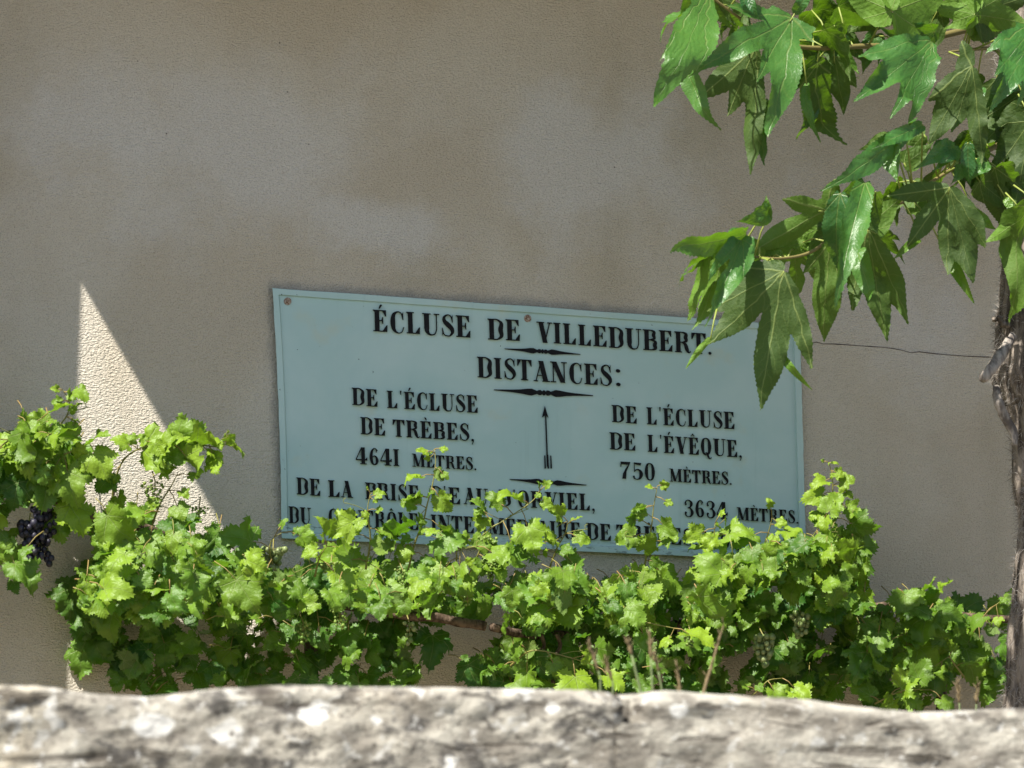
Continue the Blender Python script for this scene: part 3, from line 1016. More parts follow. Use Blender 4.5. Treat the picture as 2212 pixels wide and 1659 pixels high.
def shoot(vine, pix, r0=.0032, sizes=(.085, .028), step=62, young=(.25, .9), leaves=None, depth=None, tendrils=1, first=.12):
    """a green shoot through pixels (x, y, depth) with its leaves; leaves: explicit (t, side angle, size)"""
    pix = [(x, y, d * 1.12) for x, y, d in pix]
    P = [Vector(at(x, y, -d)) for x, y, d in spline(pix, 5)]
    pxp = spline(pix, 5)
    ln = [0]
    for i in range(1, len(P)):
        ln.append(ln[-1] + (P[i] - P[i - 1]).length)
    tot = ln[-1]

    def along(t):
        s = t * tot
        for i in range(1, len(P)):
            if ln[i] >= s:
                k = (s - ln[i - 1]) / max(1e-9, ln[i] - ln[i - 1])
                return P[i - 1].lerp(P[i], k), (P[i] - P[i - 1]).normalized()
        return P[-1], (P[-1] - P[-2]).normalized()
    st, fo = MB(), MB()
    st.tube(P, [r0 * (1 - .7 * i / (len(P) - 1)) for i in range(len(P))], 6, (.3, 0, 0, 1))
    if leaves is None:
        leaves = []
        k = max(2, int(tot / (step * FRAME_W / W_PX)))
        for i in range(k):
            t = first + (1 - first) * i / (k - 1)
            leaves.append((t, None, sizes[0] + (sizes[1] - sizes[0]) * t))
    side = rng.choice((-1, 1))
    for (t, ang, size) in leaves:
        p, tg = along(t)
        yg = young[0] + (young[1] - young[0]) * t
        size *= rng.uniform(.82, 1.12)
        if ang is None:
            base_ang = math.degrees(math.atan2(tg.z, tg.dot(R)))
            pa = base_ang + side * rng.uniform(45, 85)
            la = pa + (-90 - pa) * rng.uniform(.35, .8) if abs(-90 - pa) < 180 else pa + (270 - pa) * rng.uniform(.3, .7)
            side = -side
        else:
            pa = la = ang
        pl = size * rng.uniform(.55, .85)
        q = p + (R * math.cos(math.radians(pa)) + UPV * math.sin(math.radians(pa)) + TOCAM * rng.uniform(.1, .5)).normalized() * pl
        m_ = p.lerp(q, .5) + UPV * pl * .12
        st.tube([p, m_, q], [.0016, .0013, .0011], 4, (.75, 0, 0, 1))
        grape_leaf(fo, q, size, la, yg)
        if rng.random() < .75:                # a small side leaf from the same joint
            q2 = p + (R * rng.uniform(-1, 1) + UPV * rng.uniform(-.8, .6) + TOCAM * rng.uniform(.0, .7)).normalized() * size * rng.uniform(.4, .8)
            st.tube([p, q2], [.0011, .0009], 4, (.6, 0, 0, 1))
            grape_leaf(fo, q2, size * rng.uniform(.45, .75), None, min(1, yg + .15))
    for i in range(tendrils):
        p, tg = along(rng.uniform(.35, .9))
        d = (R * rng.choice((-1, 1)) + UPV * rng.uniform(-.6, .6) + TOCAM * .4).normalized()
        pts, c = [p], p.copy()
        for j in range(1, 16):
            w = j * .42
            c = p + d * (.010 * min(j, 7)) + (R * math.sin(w) + UPV * math.cos(w)) * .010 * (j / 15)
            pts.append(c)
        st.tube(pts, [.0010] * len(pts), 4, (.15, 0, 0, 1))
    so_ = st.build('shoot', M_SHOOT, vine)
    fo.build('foliage', M_GRAPELEAF, so_)
    return so_


def in_poly(x, y, poly):
    c = False
    for i in range(len(poly)):
        (x0, y0), (x1, y1) = poly[i - 1], poly[i]
        if (y0 > y) != (y1 > y) and x < (x1 - x0) * (y - y0) / (y1 - y0) + x0:
            c = not c
    return c


def fill(vine, poly, n, dmin=.10, dmax=.55, size=(.055, .092), holes=(), young=.12, name='foliage', gap=13, mask=None):
    xs, ys = [p[0] for p in poly], [p[1] for p in poly]
    fo, st = MB(), MB()
    done, tries = [], 0
    while len(done) < n and tries < n * 60:
        tries += 1
        x, y = rng.uniform(min(xs), max(xs)), rng.uniform(min(ys), max(ys))
        if not in_poly(x, y, poly) or any(in_poly(x, y, h) for h in holes):
            continue
        if mask is not None and noise.noise(Vector((x / 95, y / 62, 5.5))) < mask:
            continue
        d = rng.uniform(dmin, dmax)
        if any(abs(x - a) + abs(y - b) < gap and abs(d - c) < .12 for a, b, c in done):
            continue
        done.append((x, y, d))
        rel = (y - min(ys)) / (max(ys) - min(ys))
        p = Vector(at(x, y, -d))
        s = rng.uniform(*size)
        ang = rng.gauss(-90, 55)
        d2 = Vector((math.cos(math.radians(ang)), 0, math.sin(math.radians(ang))))
        p0 = p - d2 * s * .25
        grape_leaf(fo, p0, s, ang, young * (1.6 - 1.4 * rel) + .05, sick=1.0 if rng.random() < .0025 else 0)
        if rng.random() < .55:
            q = p0 - d2 * s * rng.uniform(.3, .8) + Vector((rng.uniform(-.02, .02), rng.uniform(.0, .05), rng.uniform(.0, .02)))
            st.tube([p0, p0.lerp(q, .5) + UPV * .006, q], [.0012, .0014, .0017], 4, (rng.uniform(.2, .9), 0, 0, 1))
    if st.v:
        sh = st.build('leaf_stalks', M_SHOOT, vine)
        sh['kind'] = 'stuff'
    return fo.build(name, M_GRAPELEAF, vine)


def cordon(vine, pix, r, name='cordon', n=10):
    P = [Vector(at(x, y, -d)) for x, y, d in spline(pix, 6)]
    rad = [r * (1 + .25 * noise.noise(Vector((i * .9, r * 90, pix[0][0])))) for i in range(len(P))]
    P = [p + Vector((0, noise.noise(p * 14) * r * .5, noise.noise(p * 11 + Vector((9, 0, 0))) * r * .6)) for p in P]
    mb = MB()
    mb.tube(P, rad, n)
    return mb.build(name, M_WOOD, vine)


def bunch(vine, px, py, d, length, rad, nb, rb, mat, lean=0.0, stalk_up=.03, shape='cone', part='grape_bunch', tonef=None):
    """a hanging bunch: berries packed round a stalk"""
    top = Vector(at(px, py, -d))
    mb = MB()
    cs = []
    tries = 0
    while len(cs) < nb and tries < nb * 80:
        tries += 1
        t = rng.random() ** 1.2
        w = rad * (1 - .72 * t) if shape == 'cone' else rad * (.5 + .5 * math.sin(math.pi * min(1, t + .1)))
        a, q = rng.uniform(0, 2 * math.pi), rng.random() ** .5
        c = top + Vector((math.cos(a) * w * q + lean * t * length, math.sin(a) * w * q, -t * length))
        if any((c - e).length < rb * 1.55 for e in cs):
            continue
        cs.append(c)
    for c in cs:
        r = rb * rng.uniform(.7, 1.18)
        mb.ball(c, r, 10, 7, (1, 1, 1.08), (tonef() if tonef else rng.random(), 0, 0, 1))
    o = mb.build(part, mat, vine)
    sm = MB()
    up = top + Vector((rng.uniform(-.01, .01), .02, stalk_up))
    sm.tube([up, top, top + Vector((lean * length * .9, 0, -length * .85))], [.0022, .0018, .0010], 5, (.4, 0, 0, 1))
    for c in cs[::3]:
        t = max(0, min(1, (top.z - c.z) / length - .12))
        q = top + Vector((lean * length * t, 0, -length * t))
        sm.tube([q, c], .0008, 4, (.3, 0, 0, 1))
    sm.build('stalk', M_SHOOT, o)
    return o


# ------------------------------------------------------------------ the grapevines
VG = 'grapevines trained along the house wall'
# vine at the left edge
vA = empty('grapevine', (at(60, 1200, -.3).x - .25, -.3, 0), 'grapevine with the dark grape bunch, half cut off by the left picture edge', 'grapevine', VG)
cordon(vA, [(-260, 1500, .22), (-200, 1250, .26), (-90, 1090, .30), (40, 1020, .30), (110, 1075, .30), (160, 1105, .29)], .013)
tr = MB()
g = at(-262, 1500, -.22)
tr.tube([(g.x, -.22, -0.02), (g.x - .01, -.2, .45), (g.x, -.22, g.z + .01)], [.030, .025, .016], 10)
tr.build('trunk', M_WOOD, vA)
shoot(vA, [(60, 990, .33), (95, 950, .36), (140, 905, .40), (150, 870, .42), (135, 842, .43)], leaves=[(.15, -150, .075), (.3, 200, .07), (.42, 10, .045), (.55, 170, .05), (.66, -20, .04), (.78, 20, .035), (.85, 185, .03), (.97, -10, .045), (1, 170, .02)])
shoot(vA, [(-60, 1010, .33), (0, 965, .38), (50, 930, .40), (95, 900, .42)], leaves=[(.1, -120, .08), (.35, -80, .085), (.55, 195, .075), (.6, -60, .075), (.8, -40, .07), (.97, 30, .06)])
shoot(vA, [(60, 1020, .35), (130, 985, .40), (180, 965, .42), (195, 950, .44)], leaves=[(.3, -90, .08), (.55, -70, .075), (.8, 30, .05), (.95, -60, .055)])
fill(vA, [(-60, 920), (10, 925), (60, 905), (130, 905), (190, 950), (200, 1010), (150, 1050), (70, 1040), (30, 1090), (-60, 1090)], 34, .22, .50, (.06, .09), young=.35)
fill(vA, [(-60, 1080), (20, 1080), (30, 1130), (55, 1200), (45, 1270), (5, 1300), (-60, 1290)], 22, .28, .5, (.055, .085), young=.3)
shoot(vA, [(110, 1075, .3), (125, 1050, .36), (150, 1060, .40)], leaves=[(.4, -80, .085), (.7, -60, .08)], tendrils=0)
bunch(vA, 110, 1098, .38, .150, .052, 85, .0092, M_BLACKGRAPE, -.28)
bunch(vA, 62, 1130, .40, .105, .032, 36, .0095, M_BLACKGRAPE, .12)
bunch(vA, 105, 1195, .38, .03, .012, 6, .0085, M_BLACKGRAPE, .1)

fill(vA, [(10, 960), (160, 950), (160, 1050), (20, 1070)], 26, .07, .26, (.06, .09), young=.05)
# vine under the left part of the sign
vB = empty('grapevine', (at(700, 1450, -.3).x, -.3, 0), 'grapevine below the left half of the sign, its tallest shoot crossing the lettering', 'grapevine', VG)
cordon(vB, [(170, 1105, .285), (215, 1118, .28), (300, 1135, .22), (480, 1215, .13), (700, 1295, .12), (800, 1315, .18), (880, 1328, .26), (960, 1338, .27), (1048, 1352, .28)], .014)
tr = MB()
g = at(700, 1290, -.25)
tr.tube([(g.x + .03, -.12, -.02), (g.x - .02, -.1, .5), (g.x + .02, -.10, 1.0), (g.x, -.11, g.z - .03)], [.034, .027, .026, .018], 10)
tr.build('trunk', M_WOOD, vB)
cordon(vB, [(238, 1120, .28), (243, 1085, .30), (246, 1050, .31), (240, 1025, .33)], .004, 'cane')
HOLE_B = [(895, 1340), (1060, 1345), (1080, 1400), (980, 1420), (965, 1480), (905, 1480)]
bodyB = [(175, 1265), (205, 1170), (240, 1125), (330, 1100), (420, 1125), (520, 1185), (600, 1253), (650, 1243), (700, 1223), (800, 1218), (900, 1228), (1000, 1258), (1075, 1258), (1085, 1300), (1020, 1320), (930, 1325),
         (890, 1350), (893, 1500), (560, 1500), (505, 1480), (400, 1470), (390, 1500), (262, 1500), (245, 1430), (195, 1345)]
fill(vB, bodyB, 290, .08, .27, (.052, .080), young=.05, holes=[HOLE_B])
fill(vB, [(160, 1140), (280, 1130), (290, 1420), (200, 1410), (160, 1330)], 26, .03, .12, (.055, .085), young=.03)
fill(vB, bodyB, 140, .36, .66, (.045, .078), young=.30, holes=[HOLE_B, [(150, 1330), (300, 1335), (900, 1325), (900, 1520), (150, 1520)]], gap=15, mask=-.04)
shoot(vB, [(240, 1110, .30), (248, 1040, .34), (275, 985, .38), (340, 958, .42), (420, 960, .44), (480, 965, .45), (492, 945, .45)],
      leaves=[(.18, -70, .075), (.3, -130, .07), (.38, 20, .08), (.45, 150, .06), (.5, -20, .085), (.58, 20, .08), (.64, -40, .075), (.72, 10, .07), (.8, -35, .065), (.86, -70, .055), (.92, 40, .035), (.96, -20, .04), (1, 90, .02)], young=(.35, 1.0))
shoot(vB, [(330, 1130, .30), (345, 1090, .36), (370, 1050, .40), (385, 1020, .42)], leaves=[(.1, -100, .085), (.35, -160, .07), (.4, -30, .08), (.7, -60, .075), (.95, 0, .06)])
shoot(vB, [(590, 1225, .32), (583, 1190, .36), (588, 1165, .37), (610, 1150, .37)], leaves=[(.55, 160, .078), (.8, 60, .06), (1, -10, .072)], young=(.15, .3), tendrils=0)
shoot(vB, [(790, 1230, .32), (800, 1165, .35), (794, 1105, .37), (800, 1066, .38)], leaves=[(.1, 170, .07), (.25, 10, .07), (.4, 160, .065), (.55, -20, .06), (.7, 200, .062), (.78, 5, .045), (.95, 20, .035), (1, 120, .02)])
shoot(vB, [(880, 1240, .33), (896, 1174, .36), (914, 1128, .38), (923, 1089, .39), (935, 1043, .40), (941, 1000, .41), (939, 970, .41)],
      leaves=[(.1, 200, .07), (.18, -20, .07), (.27, 165, .066), (.32, -10, .062), (.4, 185, .066), (.46, -30, .066), (.54, 165, .064), (.62, 178, .062), (.7, -50, .052), (.8, 190, .054), (.86, -40, .052), (.97, 170, .032), (1, 0, .024)])
shoot(vB, [(680, 1245, .34), (690, 1205, .40), (705, 1180, .43)], leaves=[(.3, -150, .08), (.6, -40, .08), (1, 100, .06)])
shoot(vB, [(960, 1260, .34), (985, 1215, .40), (990, 1185, .43), (1030, 1180, .44)], leaves=[(.1, -120, .09), (.35, -60, .09), (.55, -140, .08), (.75, -90, .085), (1, -20, .06)])
mbx = MB()
grape_leaf(mbx, Vector(at(935, 1372, -.24)), .075, -85, .02, nbias=TOCAM * .9 + UPV * .1)
grape_leaf(mbx, Vector(at(185, 1395, -.05)), .095, -100, .0, nbias=TOCAM * .9 + UPV * .1)
mbx.build('foliage', M_GRAPELEAF, vB)
for (px, py, d, L, rr, nb, rb) in ((335, 1040, .42, .075, .05, 46, .0042), (430, 1095, .45, .03, .03, 24, .0036), (590, 1185, .36, .062, .038, 26, .0088), (715, 1215, .42, .05, .035, 34, .0042), (735, 1300, .42, .075, .04, 60, .0042),
                                   (655, 1345, .44, .06, .028, 32, .0048), (885, 1345, .40, .06, .016, 10, .0068), (340, 1280, .40, .06, .035, 34, .0055), (870, 1230, .44, .05, .022, 30, .004)):
    bunch(vB, px, py, d, L, rr, nb, rb, M_GREENGRAPE if rb > .006 else M_BUD)

# vine under the right part of the sign
vC = empty('grapevine', (at(1500, 1450, -.3).x, -.3, 0), 'grapevine below the right half of the sign, climbing past its lower right corner', 'grapevine', VG)
cordon(vC, [(1062, 1354, .27), (1150, 1372, .20), (1300, 1365, .10), (1500, 1345, .08), (1700, 1345, .08), (1830, 1335, .10)], .012)
for (x0, x1) in ((1195, 1215), (1160, 1180)):
    cordon(vC, [(x0, 1480, .22), (x1 - 22, 1430, .24), (x1 - 5, 1395, .25), (x0 + 8, 1368, .26)], .006, 'cane')
tr = MB()
g = at(1500, 1340, -.26)
tr.tube([(g.x - .02, -.14, -.02), (g.x + .03, -.1, .5), (g.x - .01, -.09, 1.0), (g.x, -.08, g.z)], [.032, .027, .024, .017], 10)
tr.build('trunk', M_WOOD, vC)
bodyC = [(1090, 1268), (1160, 1248), (1240, 1238), (1300, 1258), (1380, 1233), (1460, 1248), (1500, 1258), (1560, 1218), (1640, 1190), (1750, 1173), (1830, 1140), (1860, 1160), (1845, 1215), (1862, 1250), (1868, 1310), (1840, 1345),
         (1840, 1500), (1000, 1510), (985, 1440), (1010, 1400), (1075, 1405), (1105, 1330), (1085, 1290)]
HOLE_C = [(1545, 1395), (1575, 1395), (1575, 1480), (1545, 1480)]
HOLE_C2 = [(1260, 1225), (1300, 1230), (1330, 1260), (1270, 1265)]
HOLE_C3 = [(1455, 1205), (1530, 1205), (1540, 1250), (1460, 1250)]
fill(vC, bodyC, 320, .08, .27, (.052, .080), young=.05, holes=[HOLE_C, HOLE_C2, HOLE_C3])
fill(vC, bodyC, 215, .36, .66, (.042, .076), young=.32, holes=[HOLE_C2, HOLE_C3, [(1330, 1335), (1850, 1320), (1850, 1520), (1330, 1520)], [(980, 1350), (1330, 1350), (1330, 1520), (980, 1520)]], gap=15, mask=-.04)
shoot(vC, [(1010, 1250, .34), (1035, 1193, .38), (1054, 1147, .40), (1089, 1124, .41), (1147, 1085, .43), (1166, 1060, .44)],
      leaves=[(.12, 180, .08), (.24, -40, .075), (.34, 165, .072), (.42, -60, .085), (.5, 120, .068), (.6, -70, .09), (.7, 140, .066), (.78, -70, .078), (.86, 160, .055), (.94, -30, .045), (1, 40, .03), (1, 100, .018)])
shoot(vC, [(1180, 1250, .36), (1201, 1189, .39), (1222, 1150, .42), (1226, 1126, .43)], leaves=[(.1, -120, .08), (.35, 175, .082), (.5, -40, .07), (.65, 185, .075), (.8, -15, .06), (.95, 30, .045), (1, 140, .04)])
shoot(vC, [(1390, 1235, .34), (1401, 1173, .38), (1408, 1133, .40), (1412, 1095, .41), (1420, 1050, .42)],
      leaves=[(.08, -130, .085), (.15, -40, .08), (.25, 150, .075), (.35, 10, .06), (.45, 185, .072), (.55, 160, .06), (.65, -35, .062), (.78, 195, .052), (.88, -25, .042), (.97, 170, .025), (1, 10, .02)])
shoot(vC, [(1530, 1240, .36), (1540, 1180, .40), (1545, 1130, .42)], leaves=[(.2, -150, .075), (.4, -20, .07), (.55, 190, .07), (.75, 10, .06), (.9, 200, .055), (1, 60, .03)])
shoot(vC, [(1640, 1210, .38), (1660, 1150, .42), (1668, 1118, .44)], leaves=[(.2, -140, .08), (.4, -30, .08), (.65, 190, .075), (.85, -20, .07), (1, 100, .05)])
shoot(vC, [(1790, 1240, .36), (1793, 1180, .40), (1797, 1117, .43), (1799, 1060, .44), (1796, 1020, .45), (1790, 1000, .45)],
      leaves=[(.05, -60, .08), (.12, -140, .075), (.22, 10, .078), (.3, 170, .07), (.38, -20, .072), (.46, 160, .06), (.52, -15, .072), (.6, 195, .068), (.68, -30, .066), (.74, 190, .062), (.8, 20, .05), (.86, 195, .04), (.93, -20, .026), (1, 160, .02), (1, 0, .018)], young=(.3, 1))
shoot(vC, [(1730, 1230, .38), (1750, 1170, .43), (1775, 1130, .46)], leaves=[(.2, -110, .085), (.45, 180, .08), (.6, -50, .08), (.85, -90, .08), (1, 60, .06)])
shoot(vC, [(1345, 1330, .5), (1400, 1345, .56), (1470, 1360, .58)], leaves=[(.3, -70, .075), (.9, -20, .07)], tendrils=0)
shoot(vC, [(1600, 1520, .42), (1640, 1490, .46), (1660, 1470, .48), (1690, 1465, .48)], leaves=[(.4, 150, .06), (.7, -60, .06), (1, -40, .055)], tendrils=0)
shoot(vC, [(1100, 1440, .4), (1150, 1405, .48), (1230, 1420, .52), (1290, 1440, .54)], leaves=[(.1, 200, .07), (.3, -90, .085), (.5, -60, .08), (.75, -80, .085), (1, -40, .07)])
mbx = MB()
grape_leaf(mbx, Vector(at(1860, 1215, -.22)), .10, -105, .0, nbias=TOCAM * .9 + UPV * .1)
mbx.build('foliage', M_GRAPELEAF, vC)
for (px, py, d, L, rr, nb, rb) in ((1050, 1160, .46, .05, .032, 46, .0040), (1060, 1205, .47, .06, .028, 44, .0042), (1010, 1285, .46, .03, .03, 24, .0038), (1650, 1375, .46, .085, .035, 40, .0085), (1730, 1325, .44, .07, .035, 30, .0085), (1490, 1360, .5, .05, .03, 24, .0045)):
    bunch(vC, px, py, d, L, rr, nb, rb, M_GREENGRAPE if rb > .006 else M_BUD)

# low vine at the right
vD = empty('grapevine', (at(2020, 1450, -.3).x, -.3, 0), 'low grapevine beside the shaggy trunk, right of the sign', 'grapevine', VG)
cordon(vD, [(1840, 1322, .28), (1890, 1310, .26), (1960, 1302, .25), (2040, 1320, .25), (2120, 1335, .26), (2230, 1340, .27)], .011)
tr = MB()
g = at(2040, 1320, -.25)
tr.tube([(g.x - .02, -.24, -.02), (g.x + .03, -.2, .5), (g.x - .01, -.23, 1.0), (g.x, -.25, g.z)], [.030, .025, .020, .014], 10)
tr.build('trunk', M_WOOD, vD)
bodyD = [(1885, 1345), (1925, 1300), (1990, 1290), (2040, 1315), (2100, 1315), (2180, 1300), (2190, 1480), (2150, 1520), (1900, 1530), (1850, 1500), (1850, 1370)]
fill(vD, bodyD, 95, .10, .30, (.055, .085), young=.05, holes=[[(2030, 1440), (2130, 1440), (2130, 1530), (2030, 1530)], [(1900, 1300), (1960, 1310), (1950, 1360), (1905, 1350)]])
fill(vD, bodyD, 58, .32, .52, (.048, .078), young=.22, holes=[[(2000, 1420), (2130, 1420), (2130, 1530), (2000, 1530)], [(1860, 1430), (2200, 1430), (2200, 1530), (1860, 1530)]], gap=15, mask=-.04)
shoot(vD, [(1925, 1350, .30), (1945, 1320, .34), (1960, 1298, .36)], leaves=[(.3, 170, .07), (.6, 180, .06), (.9, 10, .065), (1, 40, .055)], young=(.1, .3), tendrils=0)
shoot(vD, [(2000, 1350, .32), (2008, 1318, .36), (2018, 1298, .38)], leaves=[(.3, -60, .07), (.7, 150, .03), (.9, 60, .045), (1, 100, .03)], tendrils=0)
shoot(vD, [(2100, 1370, .34), (2130, 1325, .40), (2160, 1300, .42)], leaves=[(.2, -120, .07), (.5, -150, .07), (.9, -140, .078), (1, 20, .05)], young=(.2, .5), tendrils=0)
shoot(vD, [(2085, 1465, .36), (2062, 1435, .42), (2050, 1420, .44), (2035, 1428, .45)], leaves=[(.5, 20, .05), (.8, 70, .04), (1, -100, .05)], tendrils=0)
shoot(vD, [(1890, 1520, .42), (1950, 1492, .50), (2010, 1490, .54)], leaves=[(.1, 150, .06), (.3, 40, .07), (.5, -30, .065), (.7, 60, .06), (1, -40, .06)], tendrils=0, young=(.3, .5))

# ------------------------------------------------------------------ the tree: shaggy trunk, branches with lobed leaves
TD = .95
trunk_pts = [(2206, -95, 40), (2208, -70, 52), (2215, 30, 62), (2232, 250, 60), (2246, 400, 62), (2250, 515, 68), (2243, 617, 68), (2232, 700, 68), (2230, 785, 72), (2232, 830, 74), (2252, 920, 60), (2258, 1055, 58), (2266, 1123, 54), (2258, 1258, 57), (2254, 1393, 60), (2248, 1494, 62), (2242, 1600, 68), (2238, 1800, 76)]
base_t = at(2236, 1800, -TD)
tree = empty('mulberry_tree', (base_t.x, -TD, 0), 'tree with a shaggy grey trunk and glossy lobed leaves overhanging the sign', 'tree')
M_PX = FRAME_W / W_PX * .93
cent = spline([(x, y, r) for x, y, r in trunk_pts], 8)
C3 = [(Vector(at(x, y, -TD)), (r + 13) * M_PX) for x, y, r in cent]
last = C3[-1]
C3.append((Vector((last[0].x, -TD, .35)), last[1] * 1.05))
C3.append((Vector((last[0].x + .02, -TD, -.03)), last[1] * 1.35))
mb = MB()
NS = 36
vs, fs = [], []
for i, (c, r) in enumerate(C3):
    for k in range(NS):
        a = 2 * math.pi * k / NS
        d = Vector((math.cos(a), math.sin(a), 0))
        rr = r * (1 + .13 * noise.noise(Vector((d.x * 1.6, d.y * 1.6, c.z * 5))) + .10 * noise.noise(Vector((d.x * 6, d.y * 6, c.z * 9))) + .05 * noise.noise(Vector((d.x * 14, d.y * 14, c.z * 22))))
        vs.append(c + d * rr)
for i in range(len(C3) - 1):
    for k in range(NS):
        k2 = (k + 1) % NS
        fs.append((i * NS + k, (i + 1) * NS + k, (i + 1) * NS + k2, i * NS + k2))
mb.add(vs, fs)
trunk = mb.build('trunk', M_BARK, tree)
# loose fibres standing off the bark
mb = MB()
zs = [c.z for c, r in C3]
for i in range(16000):
    j = rng.randrange(len(C3) - 4)
    k = rng.random()
    c, r = C3[j][0].lerp(C3[j + 1][0], k), C3[j][1] * (1 - k) + C3[j + 1][1] * k
    dens = noise.noise(Vector((0, 0, c.z * 3.3 + 1.0)))
    a = rng.uniform(math.pi * .75, math.pi * 2.05)
    if dens < rng.uniform(-.55, .25):
        continue
    d = Vector((math.cos(a), math.sin(a), 0))
    p = c + d * r * .93
    L = rng.uniform(.014, .048) * (1.25 if dens > .25 else .8)
    o = (d * rng.uniform(.25, 1.0) + Vector((0, 0, rng.gauss(-.15, .75))) + rvec(.25)).normalized()
    dn = Vector((rng.uniform(-.3, .3), rng.uniform(-.3, .3), rng.uniform(-1.0, .3)))
    q = p + o * L * .55
    e = q + (o + dn * .9).normalized() * L * .6
    s = (o.cross(F)).normalized() * rng.uniform(.0005, .0011)
    mb.add([p - s, p + s, q - s * .7, q + s * .7, e], [(0, 1, 3, 2), (2, 3, 4)], tone=(rng.random() ** .8, 0, 0, 1))
fib = mb.build('bark_fibres', M_FIBRE, trunk, False)
fib['kind'] = 'stuff'


def slab(pix, wid, thick, name, parent):
    """a curling strip of bark through pixels (x, y, depth)"""
    mb = MB()
    P = [Vector(at(x, y, -d)) for x, y, d in spline(pix, 5)]
    vs, fs = [], []
    n = len(P)
    for i, p in enumerate(P):
        t = (P[min(i + 1, n - 1)] - P[max(i - 1, 0)]).normalized()
        s = t.cross(F).normalized()
        w = wid * (.35 + .65 * math.sin(math.pi * (.15 + .75 * i / (n - 1)))) * (1 + .25 * noise.noise(p * 60))
        nn = s.cross(t).normalized()
        for q in (-1, -.33, .33, 1):
            bow = (1 - q * q) * w * .35
            vs += [p + s * (w * q) - nn * (bow + noise.noise(p * 50 + s * q) * .004), p + s * (w * q) - nn * (bow + noise.noise(p * 50 + s * q) * .004 - thick)]
    for i in range(n - 1):
        for k in range(3):
            a, b = i * 8 + k * 2, (i + 1) * 8 + k * 2
            fs += [(a, a + 2, b + 2, b), (a + 1, b + 1, b + 3, a + 3)]
        a, b = i * 8, (i + 1) * 8
        fs += [(a, b, b + 1, a + 1), (a + 6, a + 7, b + 7, b + 6)]
    fs += [(0, 1, 3, 2), (2, 3, 5, 4), (4, 5, 7, 6)]
    e = (n - 1) * 8
    fs += [(e, e + 2, e + 3, e + 1), (e + 2, e + 4, e + 5, e + 3), (e + 4, e + 6, e + 7, e + 5)]
    mb.add(vs, fs)
    return mb.build(name, M_FLAP, parent)


slab([(2190, 722, 1.03), (2172, 752, 1.06), (2150, 785, 1.09), (2128, 814, 1.10), (2119, 824, 1.09)], .016, .004, 'bark_flap', trunk)
slab([(2178, 730, 1.04), (2160, 765, 1.05), (2145, 790, 1.06)], .010, .003, 'bark_flap', trunk)
slab([(2152, 832, .98), (2156, 865, 1.0), (2170, 900, 1.0), (2190, 935, 1.0), (2192, 962, 1.0)], .014, .004, 'bark_flap', trunk)
mb = MB()
for (kx, ky, kr) in ((2157, 688, .010), (2149, 690, .008), (2168, 700, .011), (2176, 704, .009), (2162, 694, .008)):
    c = Vector(at(kx, ky, -1.0))
    mb.ball(c, kr, 9, 7, (1.1, 1, .8))
for i, v in enumerate(mb.v):
    mb.v[i] = tuple(Vector(v) + rvec(.0015))
mb.build('knot', M_BARK, trunk)

# ---- branches with their leaves.  leaf rows: shape, side seen (T top / U underside), base px, tip px, depth, width, roll, extras
z1 = lambda X, Y: (1408 + X * .3634, Y * .3634)
z2 = lambda X, Y: (1408 + X * .3634, 320 + Y * .3634)


